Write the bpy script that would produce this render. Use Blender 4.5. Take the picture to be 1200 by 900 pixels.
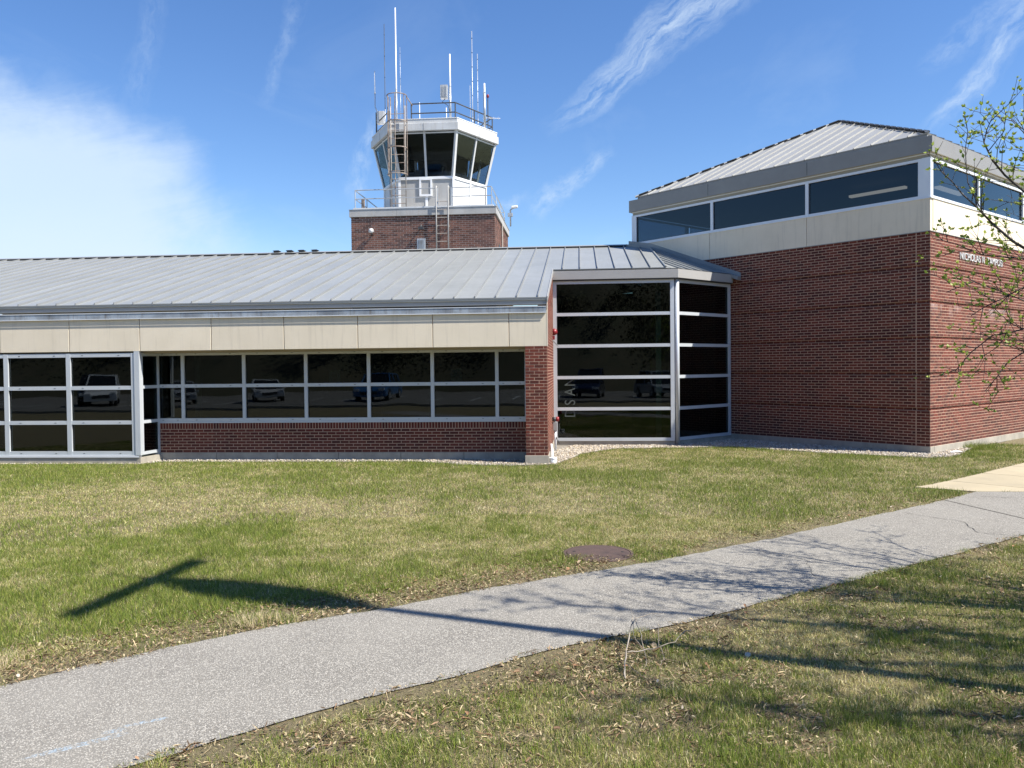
import bpy, math, random
import numpy as np
from mathutils import Matrix, Vector
random.seed(7); rng = np.random.default_rng(11)
for o in list(bpy.data.objects): bpy.data.objects.remove(o)
S = bpy.context.scene; COL = S.collection
R = math.radians
# ------------------------------------------------------------ camera
yaw, pitch, roll = R(4.841), R(-1.2249), R(0.5955)
F0 = Vector((-math.sin(yaw), math.cos(yaw), 0)); R0 = Vector((math.cos(yaw), math.sin(yaw), 0)); U0 = Vector((0, 0, 1))
Fv = F0*math.cos(pitch)+U0*math.sin(pitch); Uv = U0*math.cos(pitch)-F0*math.sin(pitch)
Rv = R0*math.cos(roll)-Uv*math.sin(roll); Uv = Uv*math.cos(roll)+R0*math.sin(roll)
cam_d = bpy.data.cameras.new('camera'); cam = bpy.data.objects.new('camera', cam_d); COL.objects.link(cam)
CAM = Vector((0.709, -17.455, 2.110))
cam.matrix_world = Matrix(((Rv.x, Uv.x, -Fv.x, CAM.x), (Rv.y, Uv.y, -Fv.y, CAM.y), (Rv.z, Uv.z, -Fv.z, CAM.z), (0, 0, 0, 1)))
cam_d.sensor_width = 36; cam_d.lens = 28.487; cam_d.clip_end = 3000; cam_d.clip_start = .05
S.camera = cam
S.render.resolution_x = 1024; S.render.resolution_y = 768
# ------------------------------------------------------------ light
AZ, EL = R(-18.5), R(51)                      # direction towards the sun in the xy plane, measured from +x
sdir = Vector((math.cos(AZ)*math.cos(EL), math.sin(AZ)*math.cos(EL), math.sin(EL)))
sun_d = bpy.data.lights.new('sun', 'SUN'); sun_d.energy = 4.95; sun_d.angle = R(.53); sun_d.color = (1, .935, .83)
sun = bpy.data.objects.new('sun', sun_d); COL.objects.link(sun)
sun.rotation_euler = sdir.to_track_quat('Z', 'Y').to_euler(); sun.location = (30, -10, 40)
S.view_settings.view_transform = 'Standard'; S.view_settings.look = 'None'
S.view_settings.exposure = 0.93; S.view_settings.gamma = 1
W = bpy.data.worlds.new('World'); S.world = W; W.use_nodes = True
nt = W.node_tree; nt.nodes.clear(); N = nt.nodes.new; L = nt.links.new
def wmath(op, a, b=None, c=None):
    n = N('ShaderNodeMath'); n.operation = op
    for i, v in enumerate((a, b, c)):
        if v is None: continue
        if isinstance(v, (int, float)): n.inputs[i].default_value = v
        else: L(v, n.inputs[i])
    return n.outputs[0]
def wclamp(v):
    return wmath('MINIMUM', wmath('MAXIMUM', v, 0.0), 1.0)
sky = N('ShaderNodeTexSky'); sky.sky_type = 'NISHITA'; sky.sun_disc = False
sky.sun_elevation = EL; sky.sun_rotation = math.pi/2-AZ; sky.air_density = 1.0; sky.dust_density = .1; sky.ozone_density = 3.0; sky.altitude = 50
tc = N('ShaderNodeTexCoord'); sep = N('ShaderNodeSeparateXYZ'); L(tc.outputs['Generated'], sep.inputs[0])
X, Y, Z = sep.outputs
zc = wmath('MAXIMUM', Z, 0.03)
# flat cloud layer coordinates: the direction projected on a high plane
px = wmath('DIVIDE', X, zc); py = wmath('DIVIDE', Y, zc)
def cvec(a, b, c=0.0):
    n = N('ShaderNodeCombineXYZ')
    for i, v in enumerate((a, b, c)):
        if isinstance(v, (int, float)): n.inputs[i].default_value = v
        else: L(v, n.inputs[i])
    return n.outputs[0]
def noise(vec, scale, detail=6, rough=.55, dist=0.):
    n = N('ShaderNodeTexNoise'); L(vec, n.inputs['Vector']); n.inputs['Scale'].default_value = scale
    n.inputs['Detail'].default_value = detail; n.inputs['Roughness'].default_value = rough; n.inputs['Distortion'].default_value = dist
    return n.outputs[0]
azm = wmath('ARCTAN2', X, Y)           # 0 = +y, grows to +x
elv = wmath('ARCSINE', Z)
ae = cvec(azm, elv)
wob = noise(ae, 5.0, 5, .6)
wob2 = noise(ae, 16.0, 6, .65)
fib = noise(cvec(wmath('MULTIPLY', wmath('ADD', azm, wmath('MULTIPLY', elv, .9)), 4.0), wmath('MULTIPLY', wmath('SUBTRACT', elv, wmath('MULTIPLY', azm, .35)), 17.0), 4.4), 1.5, 8, .66, .5)
def ridge_wisp(a0, e0, a1, e1, w0, w1, amp, seed):
    """a cirrus streak from (a0,e0) to (a1,e1) in degrees of azimuth and elevation"""
    a0, e0, a1, e1 = map(R, (a0, e0, a1, e1)); dx, dy = a1-a0, e1-e0; Ln = math.hypot(dx, dy); ux, uy = dx/Ln, dy/Ln
    da = wmath('SUBTRACT', azm, a0); de = wmath('SUBTRACT', elv, e0)
    t = wmath('DIVIDE', wmath('ADD', wmath('MULTIPLY', da, ux), wmath('MULTIPLY', de, uy)), Ln)
    s = wmath('ADD', wmath('MULTIPLY', da, -uy), wmath('MULTIPLY', de, ux))
    s = wmath('ADD', s, wmath('MULTIPLY', wmath('SUBTRACT', wob, .5), R(3.0)))
    s = wmath('ADD', s, wmath('MULTIPLY', wmath('SUBTRACT', wob2, .5), R(1.6)))
    wid = wmath('ADD', R(w0), wmath('MULTIPLY', t, R(w1-w0)))
    g = wclamp(wmath('SUBTRACT', 1.0, wmath('POWER', wmath('ABSOLUTE', wmath('DIVIDE', s, wid)), 1.3)))
    env = wclamp(wmath('MULTIPLY', wclamp(wmath('MULTIPLY', t, 5.0)), wclamp(wmath('MULTIPLY', wmath('SUBTRACT', 1.08, t), 4.0))))
    st = noise(cvec(wmath('MULTIPLY', s, 50.0), wmath('MULTIPLY', t, 3.0), seed), 2.0, 8, .66, .12)
    st = wclamp(wmath('MULTIPLY', wmath('SUBTRACT', st, .36), 3.2))
    return wmath('MULTIPLY', wmath('MULTIPLY', g, env), wmath('MULTIPLY', st, amp))
def blob(a0, e0, ra, re, amp, soft=1.4, wobk=.35):
    da = wmath('DIVIDE', wmath('SUBTRACT', azm, R(a0)), R(ra)); de = wmath('DIVIDE', wmath('SUBTRACT', elv, R(e0)), R(re))
    r = wmath('SQRT', wmath('ADD', wmath('POWER', da, 2.0), wmath('POWER', de, 2.0)))
    r = wmath('ADD', r, wmath('MULTIPLY', wmath('SUBTRACT', wob, .5), wobk*2))
    r = wmath('ADD', r, wmath('MULTIPLY', wmath('SUBTRACT', wob2, .5), wobk*.45))
    r = wmath('ADD', r, wmath('MULTIPLY', wmath('SUBTRACT', fib, .5), wobk*1.1))
    v = wclamp(wmath('MULTIPLY', wmath('SUBTRACT', 1.0, r), soft))
    v = wmath('MULTIPLY', wmath('MULTIPLY', v, v), wmath('SUBTRACT', 3.0, wmath('MULTIPLY', v, 2.0)))
    return wmath('MULTIPLY', v, amp)
parts = [
    blob(-37.5, 9.5, 15, 9.5, .78, 1.9, .34), blob(-35, 3.5, 25, 8.5, .62, 1.1, .3), blob(-44, 14, 10, 7, .5, 1.2, .5),
    ridge_wisp(-2.5, 15.8, 14.5, 27.5, .8, 3.0, .66, 3.1), ridge_wisp(-3.6, 10.2, 2.0, 14.6, 1.0, .8, .46, 9.4),
    ridge_wisp(-16.2, 11.2, -13.8, 16.8, .9, .6, .36, 1.7), ridge_wisp(-21.8, 17, -19.0, 24, .5, .7, .20, 5.5),
    ridge_wisp(-30, 16, -28, 25, 1.2, .9, .14, 6.5), ridge_wisp(21.8, 13.6, 31, 24, .6, 1.5, .50, 7.7),
    ridge_wisp(21.5, 17.8, 30, 22.5, .8, 1.4, .26, 8.8), ridge_wisp(25, 13.2, 33, 16.5, .7, 1.4, .26, 4.2),
    ridge_wisp(-8.5, 10.3, -3.6, 11.7, .7, .5, .34, 2.2)]
cl = parts[0]
for p_ in parts[1:]: cl = wmath('SUBTRACT', 1.0, wmath('MULTIPLY', wmath('SUBTRACT', 1.0, cl), wmath('SUBTRACT', 1.0, p_)))
# thin cirrus over the rest of the sky
gen = noise(cvec(wmath('MULTIPLY', px, 1.0), wmath('MULTIPLY', py, .45), 3.3), 1.1, 7, .6, .6)
gen = wmath('MULTIPLY', wclamp(wmath('MULTIPLY', wmath('SUBTRACT', gen, .55), 2.2)), .22)
cl = wmath('SUBTRACT', 1.0, wmath('MULTIPLY', wmath('SUBTRACT', 1.0, cl), wmath('SUBTRACT', 1.0, gen)))
SKYK = .098
hsv = N('ShaderNodeHueSaturation'); L(sky.outputs[0], hsv.inputs['Color']); hsv.inputs['Saturation'].default_value = 1.20; hsv.inputs['Value'].default_value = .97; hsv.inputs['Hue'].default_value = .508
mixw = N('ShaderNodeMix'); mixw.data_type = 'RGBA'; L(cl, mixw.inputs['Factor']); L(hsv.outputs[0], mixw.inputs[6])
mixw.inputs[7].default_value = (4.1, 4.9, 5.8, 1)
bg = N('ShaderNodeBackground'); bg.inputs['Strength'].default_value = SKYK; L(mixw.outputs[2], bg.inputs['Color'])
wo = N('ShaderNodeOutputWorld'); L(bg.outputs[0], wo.inputs['Surface'])

# ------------------------------------------------------------ materials
def newmat(name):
    m = bpy.data.materials.new(name); m.use_nodes = True
    n = m.node_tree; n.nodes.clear()
    b = n.nodes.new('ShaderNodeBsdfPrincipled'); o = n.nodes.new('ShaderNodeOutputMaterial'); n.links.new(b.outputs[0], o.inputs[0])
    return m, n, b
def link(n, a, b): n.links.new(a, b)
def nmix(n, fac, a, b, mode='MIX'):
    x = n.nodes.new('ShaderNodeMix'); x.data_type = 'RGBA'; x.blend_type = mode
    for s, v in ((x.inputs[0], fac), (x.inputs[6], a), (x.inputs[7], b)):
        if isinstance(v, (int, float)): s.default_value = v
        elif isinstance(v, tuple): s.default_value = (*v, 1) if len(v) == 3 else v
        else: link(n, v, s)
    return x.outputs[2]
def nmath(n, op, a, b=0.):
    x = n.nodes.new('ShaderNodeMath'); x.operation = op
    for s, v in zip(x.inputs, (a, b)):
        if isinstance(v, (int, float)): s.default_value = v
        else: link(n, v, s)
    return x.outputs[0]
def nnoise(n, vec, sc, det=4, ro=.55, dist=0.):
    x = n.nodes.new('ShaderNodeTexNoise'); link(n, vec, x.inputs['Vector']); x.inputs['Scale'].default_value = sc
    x.inputs['Detail'].default_value = det; x.inputs['Roughness'].default_value = ro; x.inputs['Distortion'].default_value = dist
    return x.outputs[0]
def nramp(n, v, stops):
    x = n.nodes.new('ShaderNodeValToRGB'); link(n, v, x.inputs[0]); e = x.color_ramp.elements
    while len(e) > 1: e.remove(e[-1])
    e[0].position = stops[0][0]; e[0].color = (*stops[0][1], 1) if len(stops[0][1]) == 3 else stops[0][1]
    for p, c in stops[1:]:
        k = e.new(p); k.color = (*c, 1)
    return x.outputs[0]
def npos(n, scale=(1, 1, 1)):
    g = n.nodes.new('ShaderNodeNewGeometry'); m = n.nodes.new('ShaderNodeMapping'); link(n, g.outputs['Position'], m.inputs[0])
    m.inputs['Scale'].default_value = scale
    return m.outputs[0]
def nbump(n, b, h, st, dist=.01):
    x = n.nodes.new('ShaderNodeBump'); x.inputs['Strength'].default_value = st; x.inputs['Distance'].default_value = dist
    link(n, h, x.inputs['Height']); link(n, x.outputs[0], b.inputs['Normal'])
def g3(v): return (v, v, v)
def surf(name, c1, c2, sc=3., rough=.6, metal=0., bump=.15, bsc=40., streak=0., streakc=(.1, .09, .08), vary=.0, smap=(7, 7, .5)):
    """painted / cast surface: two tones in large noise, fine grain, optional vertical streaks"""
    m, n, b = newmat(name); p = npos(n)
    f = nnoise(n, p, sc, 5, .6)
    col = nmix(n, nramp(n, f, [(.35, g3(0)), (.68, g3(1))]), c1, c2)
    if streak:
        s = nnoise(n, npos(n, smap), 1.6, 4, .65)
        col = nmix(n, nmath(n, 'MULTIPLY', nramp(n, s, [(.52, g3(0)), (.78, g3(1))]), streak), col, streakc)
    if vary:
        oi = n.nodes.new('ShaderNodeObjectInfo'); hv = n.nodes.new('ShaderNodeHueSaturation'); link(n, col, hv.inputs['Color'])
        link(n, nmath(n, 'ADD', nmath(n, 'MULTIPLY', oi.outputs['Random'], vary*2), 1-vary), hv.inputs['Value']); col = hv.outputs[0]
    link(n, col, b.inputs['Base Color'])
    r = nnoise(n, p, sc*4, 3)
    link(n, nmath(n, 'ADD', nmath(n, 'MULTIPLY', r, .18), rough-.09), b.inputs['Roughness'])
    b.inputs['Metallic'].default_value = metal
    if bump: nbump(n, b, nnoise(n, p, bsc, 4), bump, .004)
    return m
M = {}
def brickmat(name, dark, mid, light, stain=False, rustx=False):
    m, n, b = newmat(name)
    at = n.nodes.new('ShaderNodeAttribute'); at.attribute_name = 'tint'
    oi = n.nodes.new('ShaderNodeObjectInfo')
    t = nmath(n, 'FRACT', nmath(n, 'ADD', at.outputs['Fac'], oi.outputs['Random']))
    col = nramp(n, t, [(0, dark), (.35, mid), (.7, light), (.93, light), (1., dark)])
    p = npos(n)
    g = nnoise(n, p, 60, 4, .7)
    col = nmix(n, nmath(n, 'MULTIPLY', nramp(n, g, [(.4, g3(0)), (.7, g3(1))]), .45), col, tuple(x*.45 for x in dark))
    big = nnoise(n, p, .9, 3, .6)
    col = nmix(n, nmath(n, 'MULTIPLY', nramp(n, big, [(.45, g3(0)), (.75, g3(1))]), .35), col, (light[0]*1.3, light[1]*1.05, light[2]*.9))
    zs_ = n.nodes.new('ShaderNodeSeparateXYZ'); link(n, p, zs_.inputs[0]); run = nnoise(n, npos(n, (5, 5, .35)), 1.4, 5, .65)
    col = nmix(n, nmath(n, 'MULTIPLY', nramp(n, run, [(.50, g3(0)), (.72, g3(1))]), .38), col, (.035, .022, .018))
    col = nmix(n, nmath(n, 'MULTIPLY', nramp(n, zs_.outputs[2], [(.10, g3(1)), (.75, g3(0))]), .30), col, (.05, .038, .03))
    if stain:      # lime bloom below one of the recessed courses
        sx = n.nodes.new('ShaderNodeSeparateXYZ'); link(n, p, sx.inputs[0])
        band = nmath(n, 'MULTIPLY', nramp(n, nmath(n, 'MULTIPLY', sx.outputs[2], .2), [(.62, g3(0)), (.672, g3(.5)), (.69, g3(1)), (.694, g3(0))]), 1.)
        sp = nnoise(n, npos(n, (1.6, 1.6, 1.0)), 1.5, 3, .6)
        sp = nramp(n, sp, [(.46, g3(0)), (.64, g3(1))])
        sy = nmath(n, 'GREATER_THAN', sx.outputs[0], 8.72)
        col = nmix(n, nmath(n, 'MULTIPLY', nmath(n, 'MULTIPLY', band, sp), nmath(n, 'MULTIPLY', sy, .75)), col, (.50, .42, .41))
    link(n, col, b.inputs['Base Color']); b.inputs['Roughness'].default_value = .85
    nbump(n, b, g, .5, .004)
    return m
M['brick'] = brickmat('brick_red', (.074, .014, .009), (.125, .022, .013), (.175, .038, .022))
M['brick_corner'] = brickmat('brick_corner_red', (.058, .011, .007), (.104, .019, .011), (.165, .037, .021), stain=True)
M['brick_tower'] = brickmat('brick_tower_brown', (.060, .026, .020), (.12, .052, .036), (.20, .092, .064))
M['mortar'] = surf('mortar', (.52, .345, .25), (.42, .28, .205), 5, .92, bump=.4, bsc=120)
M['mortar_tower'] = surf('mortar_tower', (.50, .42, .36), (.40, .34, .29), 5, .92, bump=.4, bsc=120)
M['panel'] = surf('beige_stucco', (.77, .69, .55), (.71, .635, .50), 1.3, .85, bump=.35, bsc=90, streak=.42, streakc=(.47, .42, .34), vary=.035)
M['cream'] = surf('cream_edge', (.70, .64, .53), (.66, .60, .50), 2, .8)
M['concrete'] = surf('foundation_concrete', (.40, .37, .31), (.29, .27, .23), 3, .9, bump=.5, bsc=70, streak=.35, streakc=(.19, .17, .14))
M['frame'] = surf('aluminium_frame', (.60, .64, .68), (.55, .59, .63), 2, .42, .25, bump=.05, streak=.12, streakc=(.45, .47, .5))
M['white_frame'] = surf('white_frame', (.72, .75, .79), (.68, .71, .75), 2, .4, .1, bump=.05)
M['roof'] = surf('metal_roof', (.335, .35, .345), (.295, .31, .305), .9, .42, .25, bump=.25, bsc=5, streak=.35, streakc=(.24, .25, .245), vary=.05, smap=(9, .5, .5))
M['roof2'] = surf('metal_roof_light', (.37, .37, .35), (.33, .33, .315), .9, .45, .15, bump=.2, bsc=5, streak=.25, streakc=(.27, .265, .25), vary=.05, smap=(6, 6, .6))
M['rib'] = surf('roof_rib', (.29, .30, .30), (.25, .26, .26), 1, .5, .3, bump=0)
M['fascia'] = surf('grey_fascia', (.27, .265, .25), (.24, .235, .225), 1.3, .5, .1, bump=.05, streak=.15, streakc=(.2, .19, .18))
M['fascia_light'] = surf('pale_fascia', (.36, .36, .355), (.33, .33, .325), 1.2, .55, .05, bump=.05, streak=.2, streakc=(.3, .28, .26))
M['gutter'] = surf('galvanised_gutter', (.46, .51, .55), (.22, .24, .26), 2.2, .45, .4, bump=.1, streak=.8, streakc=(.16, .13, .10))
M['dark'] = surf('dark_gap', (.012, .012, .013), (.018, .018, .018), 3, .8, bump=0)
M['soffit'] = surf('soffit', (.36, .33, .26), (.32, .30, .24), 2, .8)
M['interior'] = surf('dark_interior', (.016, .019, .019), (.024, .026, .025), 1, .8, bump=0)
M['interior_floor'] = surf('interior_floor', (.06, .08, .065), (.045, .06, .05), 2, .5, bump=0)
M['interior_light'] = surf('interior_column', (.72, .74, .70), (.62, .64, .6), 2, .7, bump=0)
M['white_metal'] = surf('white_painted_metal', (.60, .61, .61), (.50, .51, .51), 1.5, .5, .05, bump=.1, streak=.55, streakc=(.42, .38, .34))
M['cabgrey'] = surf('weathered_shaded_panel', (.44, .435, .42), (.33, .33, .32), 1.6, .65, .05, bump=.2, streak=.6, streakc=(.36, .32, .28))
M['trim'] = surf('white_trim', (.80, .81, .82), (.76, .77, .78), 2, .5)
M['rust'] = surf('rusty_steel', (.20, .14, .11), (.42, .37, .32), 7, .8, .2, bump=.3)
M['ladder'] = surf('worn_ladder_paint', (.42, .40, .37), (.33, .27, .22), 6, .7, .1, bump=.2)
M['steel_dark'] = surf('dark_steel', (.05, .055, .06), (.09, .09, .09), 5, .5, .5, bump=.1)
M['galv'] = surf('galvanised_steel', (.48, .50, .52), (.40, .42, .43), 5, .4, .5, bump=.1)
M['antenna_white'] = surf('white_fibreglass', (.80, .82, .84), (.75, .77, .80), 3, .4, bump=0)
M['vinyl'] = surf('dimmed_vinyl', (.075, .095, .09), (.045, .06, .058), 8, .7, bump=0)  # pale lettering darkened to carry the dimming of the tinted pane
M['red'] = surf('red_paint', (.26, .022, .028), (.21, .018, .022), 5, .35, bump=.05)
M['manhole'] = surf('rusty_cast_iron', (.115, .075, .062), (.085, .06, .052), 9, .75, .3, bump=.8, bsc=160)
M['bark'] = surf('twig_bark', (.055, .045, .038), (.10, .085, .07), 14, .85, bump=.4)
M['deadwood'] = surf('bleached_dead_wood', (.33, .29, .24), (.22, .19, .15), 18, .85, bump=.4)
M['bulk'] = surf('tree_bark_far', (.09, .075, .06), (.06, .05, .04), 2, .9)
def emis(name, c, st):
    m, n, b = newmat(name); b.inputs['Base Color'].default_value = (*c, 1); b.inputs['Emission Color'].default_value = (*c, 1)
    b.inputs['Emission Strength'].default_value = st; return m
M['lamp_on'] = emis('lit_lamp_tube', (1, .80, .60), .5)
def glassmat(name, tint, rough=.015, refl=1.0, ior=1.52):
    m = bpy.data.materials.new(name); m.use_nodes = True; n = m.node_tree; n.nodes.clear()
    o = n.nodes.new('ShaderNodeOutputMaterial'); mx = n.nodes.new('ShaderNodeMixShader'); fr = n.nodes.new('ShaderNodeFresnel'); fr.inputs[0].default_value = ior
    t = n.nodes.new('ShaderNodeBsdfTransparent'); t.inputs[0].default_value = (*tint, 1)
    g = n.nodes.new('ShaderNodeBsdfGlossy'); g.inputs['Color'].default_value = (refl*.84, refl*.95, refl, 1); g.inputs['Roughness'].default_value = rough
    p = npos(n); bp = n.nodes.new('ShaderNodeBump'); bp.inputs['Strength'].default_value = .18; bp.inputs['Distance'].default_value = .01
    link(n, nnoise(n, p, .9, 1), bp.inputs['Height']); link(n, bp.outputs[0], g.inputs['Normal'])
    ge = n.nodes.new('ShaderNodeNewGeometry')
    ff = nmath(n, 'MULTIPLY', nmath(n, 'MINIMUM', nmath(n, 'MULTIPLY', fr.outputs[0], 1.05), 1.), nmath(n, 'SUBTRACT', 1., ge.outputs['Backfacing']))
    link(n, ff, mx.inputs[0]); link(n, t.outputs[0], mx.inputs[1]); link(n, g.outputs[0], mx.inputs[2]); link(n, mx.outputs[0], o.inputs[0])
    return m
M['glass'] = glassmat('tinted_glass', (.26, .32, .31))
M['glass_sky'] = glassmat('clerestory_glass', (.42, .47, .52))
M['glass_cab'] = glassmat('cab_glass', (.70, .74, .76))
def vcol(name, rough=.7, trans=0., spec=.3):
    m, n, b = newmat(name); a = n.nodes.new('ShaderNodeAttribute'); a.attribute_name = 'col'
    link(n, a.outputs['Color'], b.inputs['Base Color']); b.inputs['Roughness'].default_value = rough; b.inputs['Specular IOR Level'].default_value = spec
    if trans:
        tr = n.nodes.new('ShaderNodeBsdfTranslucent'); link(n, a.outputs['Color'], tr.inputs[0])
        mx = n.nodes.new('ShaderNodeMixShader'); mx.inputs[0].default_value = trans
        o = [x for x in n.nodes if x.type == 'OUTPUT_MATERIAL'][0]
        link(n, b.outputs[0], mx.inputs[1]); link(n, tr.outputs[0], mx.inputs[2]); link(n, mx.outputs[0], o.inputs[0])
    return m
M['blade'] = vcol('grass_blade', .6, .28)
M['stone'] = vcol('gravel_stone', .85)
M['leaf'] = vcol('young_leaf', .5, .35)
M['dryleaf'] = vcol('dry_leaf', .8, .1)
# ------------------------------------------------------------ mesh helpers
class MB:
    def __init__(s): s.v = []; s.f = []; s.t = []
    def add(s, vs, fs, tint=0.):
        k = len(s.v); s.v += [tuple(v) for v in vs]; s.f += [tuple(i+k for i in f) for f in fs]; s.t += [tint]*len(fs); return s
    def box(s, x0, x1, y0, y1, z0, z1, tint=0.):
        return s.add([(x0, y0, z0), (x1, y0, z0), (x1, y1, z0), (x0, y1, z0), (x0, y0, z1), (x1, y0, z1), (x1, y1, z1), (x0, y1, z1)],
                     [(0, 3, 2, 1), (4, 5, 6, 7), (0, 1, 5, 4), (1, 2, 6, 5), (2, 3, 7, 6), (3, 0, 4, 7)], tint)
    def prism(s, pts, vec, tint=0.):
        n = len(pts); v = Vector(vec); a = [Vector(p) for p in pts]
        return s.add(a+[p+v for p in a], [tuple(range(n))[::-1], tuple(range(n, 2*n))]+[(i, (i+1) % n, n+(i+1) % n, n+i) for i in range(n)], tint)
    def tube(s, pts, rad, n=8, cap=True, tint=0.):
        pts = [Vector(p) for p in pts]; rad = rad if isinstance(rad, (list, tuple)) else [rad]*len(pts)
        k = len(s.v); up = None
        for i, p in enumerate(pts):
            d = (pts[min(i+1, len(pts)-1)]-pts[max(i-1, 0)]).normalized()
            if up is None: up = Vector((0, 0, 1)) if abs(d.z) < .9 else Vector((1, 0, 0))
            a = d.cross(up)
            if a.length < 1e-4: a = d.cross(Vector((0, 1, 0)))
            a.normalize(); b = a.cross(d).normalized(); up = b
            for j in range(n):
                t = 2*math.pi*j/n; s.v.append(tuple(p+(a*math.cos(t)+b*math.sin(t))*rad[i]))
        nf = 0
        for i in range(len(pts)-1):
            for j in range(n):
                s.f.append((k+i*n+j, k+(i+1)*n+j, k+(i+1)*n+(j+1) % n, k+i*n+(j+1) % n)); nf += 1
        if cap:
            s.f.append(tuple(k+j for j in range(n))); s.f.append(tuple(k+(len(pts)-1)*n+j for j in range(n))[::-1]); nf += 2
        s.t += [tint]*nf
        return s
    def lathe(s, prof, n=24, c=(0, 0, 0)):
        k = len(s.v)
        for r, z in prof:
            for j in range(n):
                t = 2*math.pi*j/n; s.v.append((c[0]+r*math.cos(t), c[1]+r*math.sin(t), c[2]+z))
        for i in range(len(prof)-1):
            for j in range(n): s.f.append((k+i*n+j, k+i*n+(j+1) % n, k+(i+1)*n+(j+1) % n, k+(i+1)*n+j)); s.t.append(0)
        s.f.append(tuple(k+j for j in range(n))[::-1]); s.f.append(tuple(k+(len(prof)-1)*n+j for j in range(n))); s.t += [0, 0]
        return s
    def mesh(s, name, mat, smooth=False):
        me = bpy.data.meshes.new(name); me.from_pydata(s.v, [], s.f); me.materials.append(mat)
        if any(s.t):
            a = me.attributes.new('tint', 'FLOAT', 'FACE'); a.data.foreach_set('value', s.t)
        if smooth: me.polygons.foreach_set('use_smooth', [True]*len(s.f))
        me.update(); return me
    def build(s, name, mat, parent=None, smooth=False, loc=(0, 0, 0), rot=(0, 0, 0), bevel=0., kind=None):
        o = bpy.data.objects.new(name, s.mesh(name, M[mat] if isinstance(mat, str) else mat, smooth)); COL.objects.link(o)
        o.location = loc; o.rotation_euler = rot; o.parent = parent
        if bevel:
            b = o.modifiers.new('bevel', 'BEVEL'); b.width = bevel; b.segments = 2; b.limit_method = 'ANGLE'
        if kind: o['kind'] = kind
        return o
def inst(me, name, parent, loc, rot=(0, 0, 0)):
    o = bpy.data.objects.new(name, me); COL.objects.link(o); o.parent = parent; o.location = loc; o.rotation_euler = rot; return o
def thing(name, label, cat, loc=(0, 0, 0), rz=0, group=None):
    o = bpy.data.objects.new(name, None); COL.objects.link(o); o.location = loc; o.rotation_euler = (0, 0, rz); o.empty_display_size = .3
    return tag(o, label, cat, group)
def tag(o, label, cat, group=None):
    o['label'] = label; o['category'] = cat
    if group: o['group'] = group
    return o
def struct(o): o['kind'] = 'structure'; return o
def sub(name, parent, mat='dark'):   # an empty-free part holder: parts need a mesh, so callers pass real geometry
    raise NotImplementedError
BRK = {}
def brick_mesh(w, h, d, matk):
    k = (round(w, 4), round(h, 4), round(d, 4), matk)
    if k not in BRK: BRK[k] = MB().box(-w/2, w/2, 0, d, -h/2, h/2).mesh('brick', M[matk])
    return BRK[k]
class Bricks:
    """collects bricks in a wall frame (origin, x dir, outward normal) and then splits them in single bricks and the rest"""
    def __init__(s, matk): s.l = []; s.matk = matk
    def wall(s, org, ang, x0, x1, z0, n, ch, L=.2032, J=.0148, rec=(), inside=None, off=0, prio=0., topf=None, weave=.5):
        ca, sa = math.cos(ang), math.sin(ang)
        for r in range(n):
            zc = z0+ch*(r+.5); xs = x0-(L*weave if r % 2 else 0)
            while xs < x1-.01:
                a, b = max(xs, x0), min(xs+L, x1); xs += L
                if b-a < .035: continue
                w = b-a-J; xc = (a+b)/2
                if topf and zc+ch/2 > topf(xc): continue
                if inside and not inside(xc, zc): continue
                y = (.030 if r in rec else 0)+random.uniform(-.0012, .0012)
                P = (org[0]+ca*xc-sa*y, org[1]+sa*xc+ca*y, zc)
                s.l.append((P, ang, round(w, 4), ch-J, prio+(0 if b-a > .15 else 5)))
    def soldier(s, org, ang, x0, x1, z0, h=.2032, w=.0677, J=.0148, prio=3.):
        ca, sa = math.cos(ang), math.sin(ang); x = x0
        while x < x1-.03:
            xc = x+w/2; y = random.uniform(-.001, .001)
            s.l.append(((org[0]+ca*xc-sa*y, org[1]+sa*xc+ca*y, z0+h/2), ang, w-J, h-J, prio)); x += w
    def done(s, parent, limit=300, name='brick'):
        Pw = parent.matrix_basis
        cl = Vector(CAM)
        def dist(b):
            p = Pw @ Vector(b[0]); return (p-cl).length+b[4]*3
        l = sorted(s.l, key=dist)
        for b in l[:limit]:
            inst(brick_mesh(b[2], b[3], .045, s.matk), name, parent, b[0], (0, 0, b[1]))
        m = MB()
        for P, ang, w, h, _ in l[limit:]:
            ca, sa = math.cos(ang), math.sin(ang); vs = []
            for z in (-h/2, h/2):
                for x, y in ((-w/2, 0), (w/2, 0), (w/2, .03), (-w/2, .03)): vs.append((P[0]+ca*x-sa*y, P[1]+sa*x+ca*y, P[2]+z))
            m.add(vs, [(4, 5, 6, 7), (0, 1, 5, 4), (1, 2, 6, 5), (3, 0, 4, 7), (0, 3, 2, 1)], random.random()*.98+.01)
        if m.v: m.build('brick_courses', s.matk, parent, kind='stuff')
# ============================================================ LOW WING
XL = -22.6                                                  # left end, outside the picture
wing = thing('terminal_wing', 'long low wing with grey metal roof, beige panel band and ribbon window over brick', 'building')
CH = .0677
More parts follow.
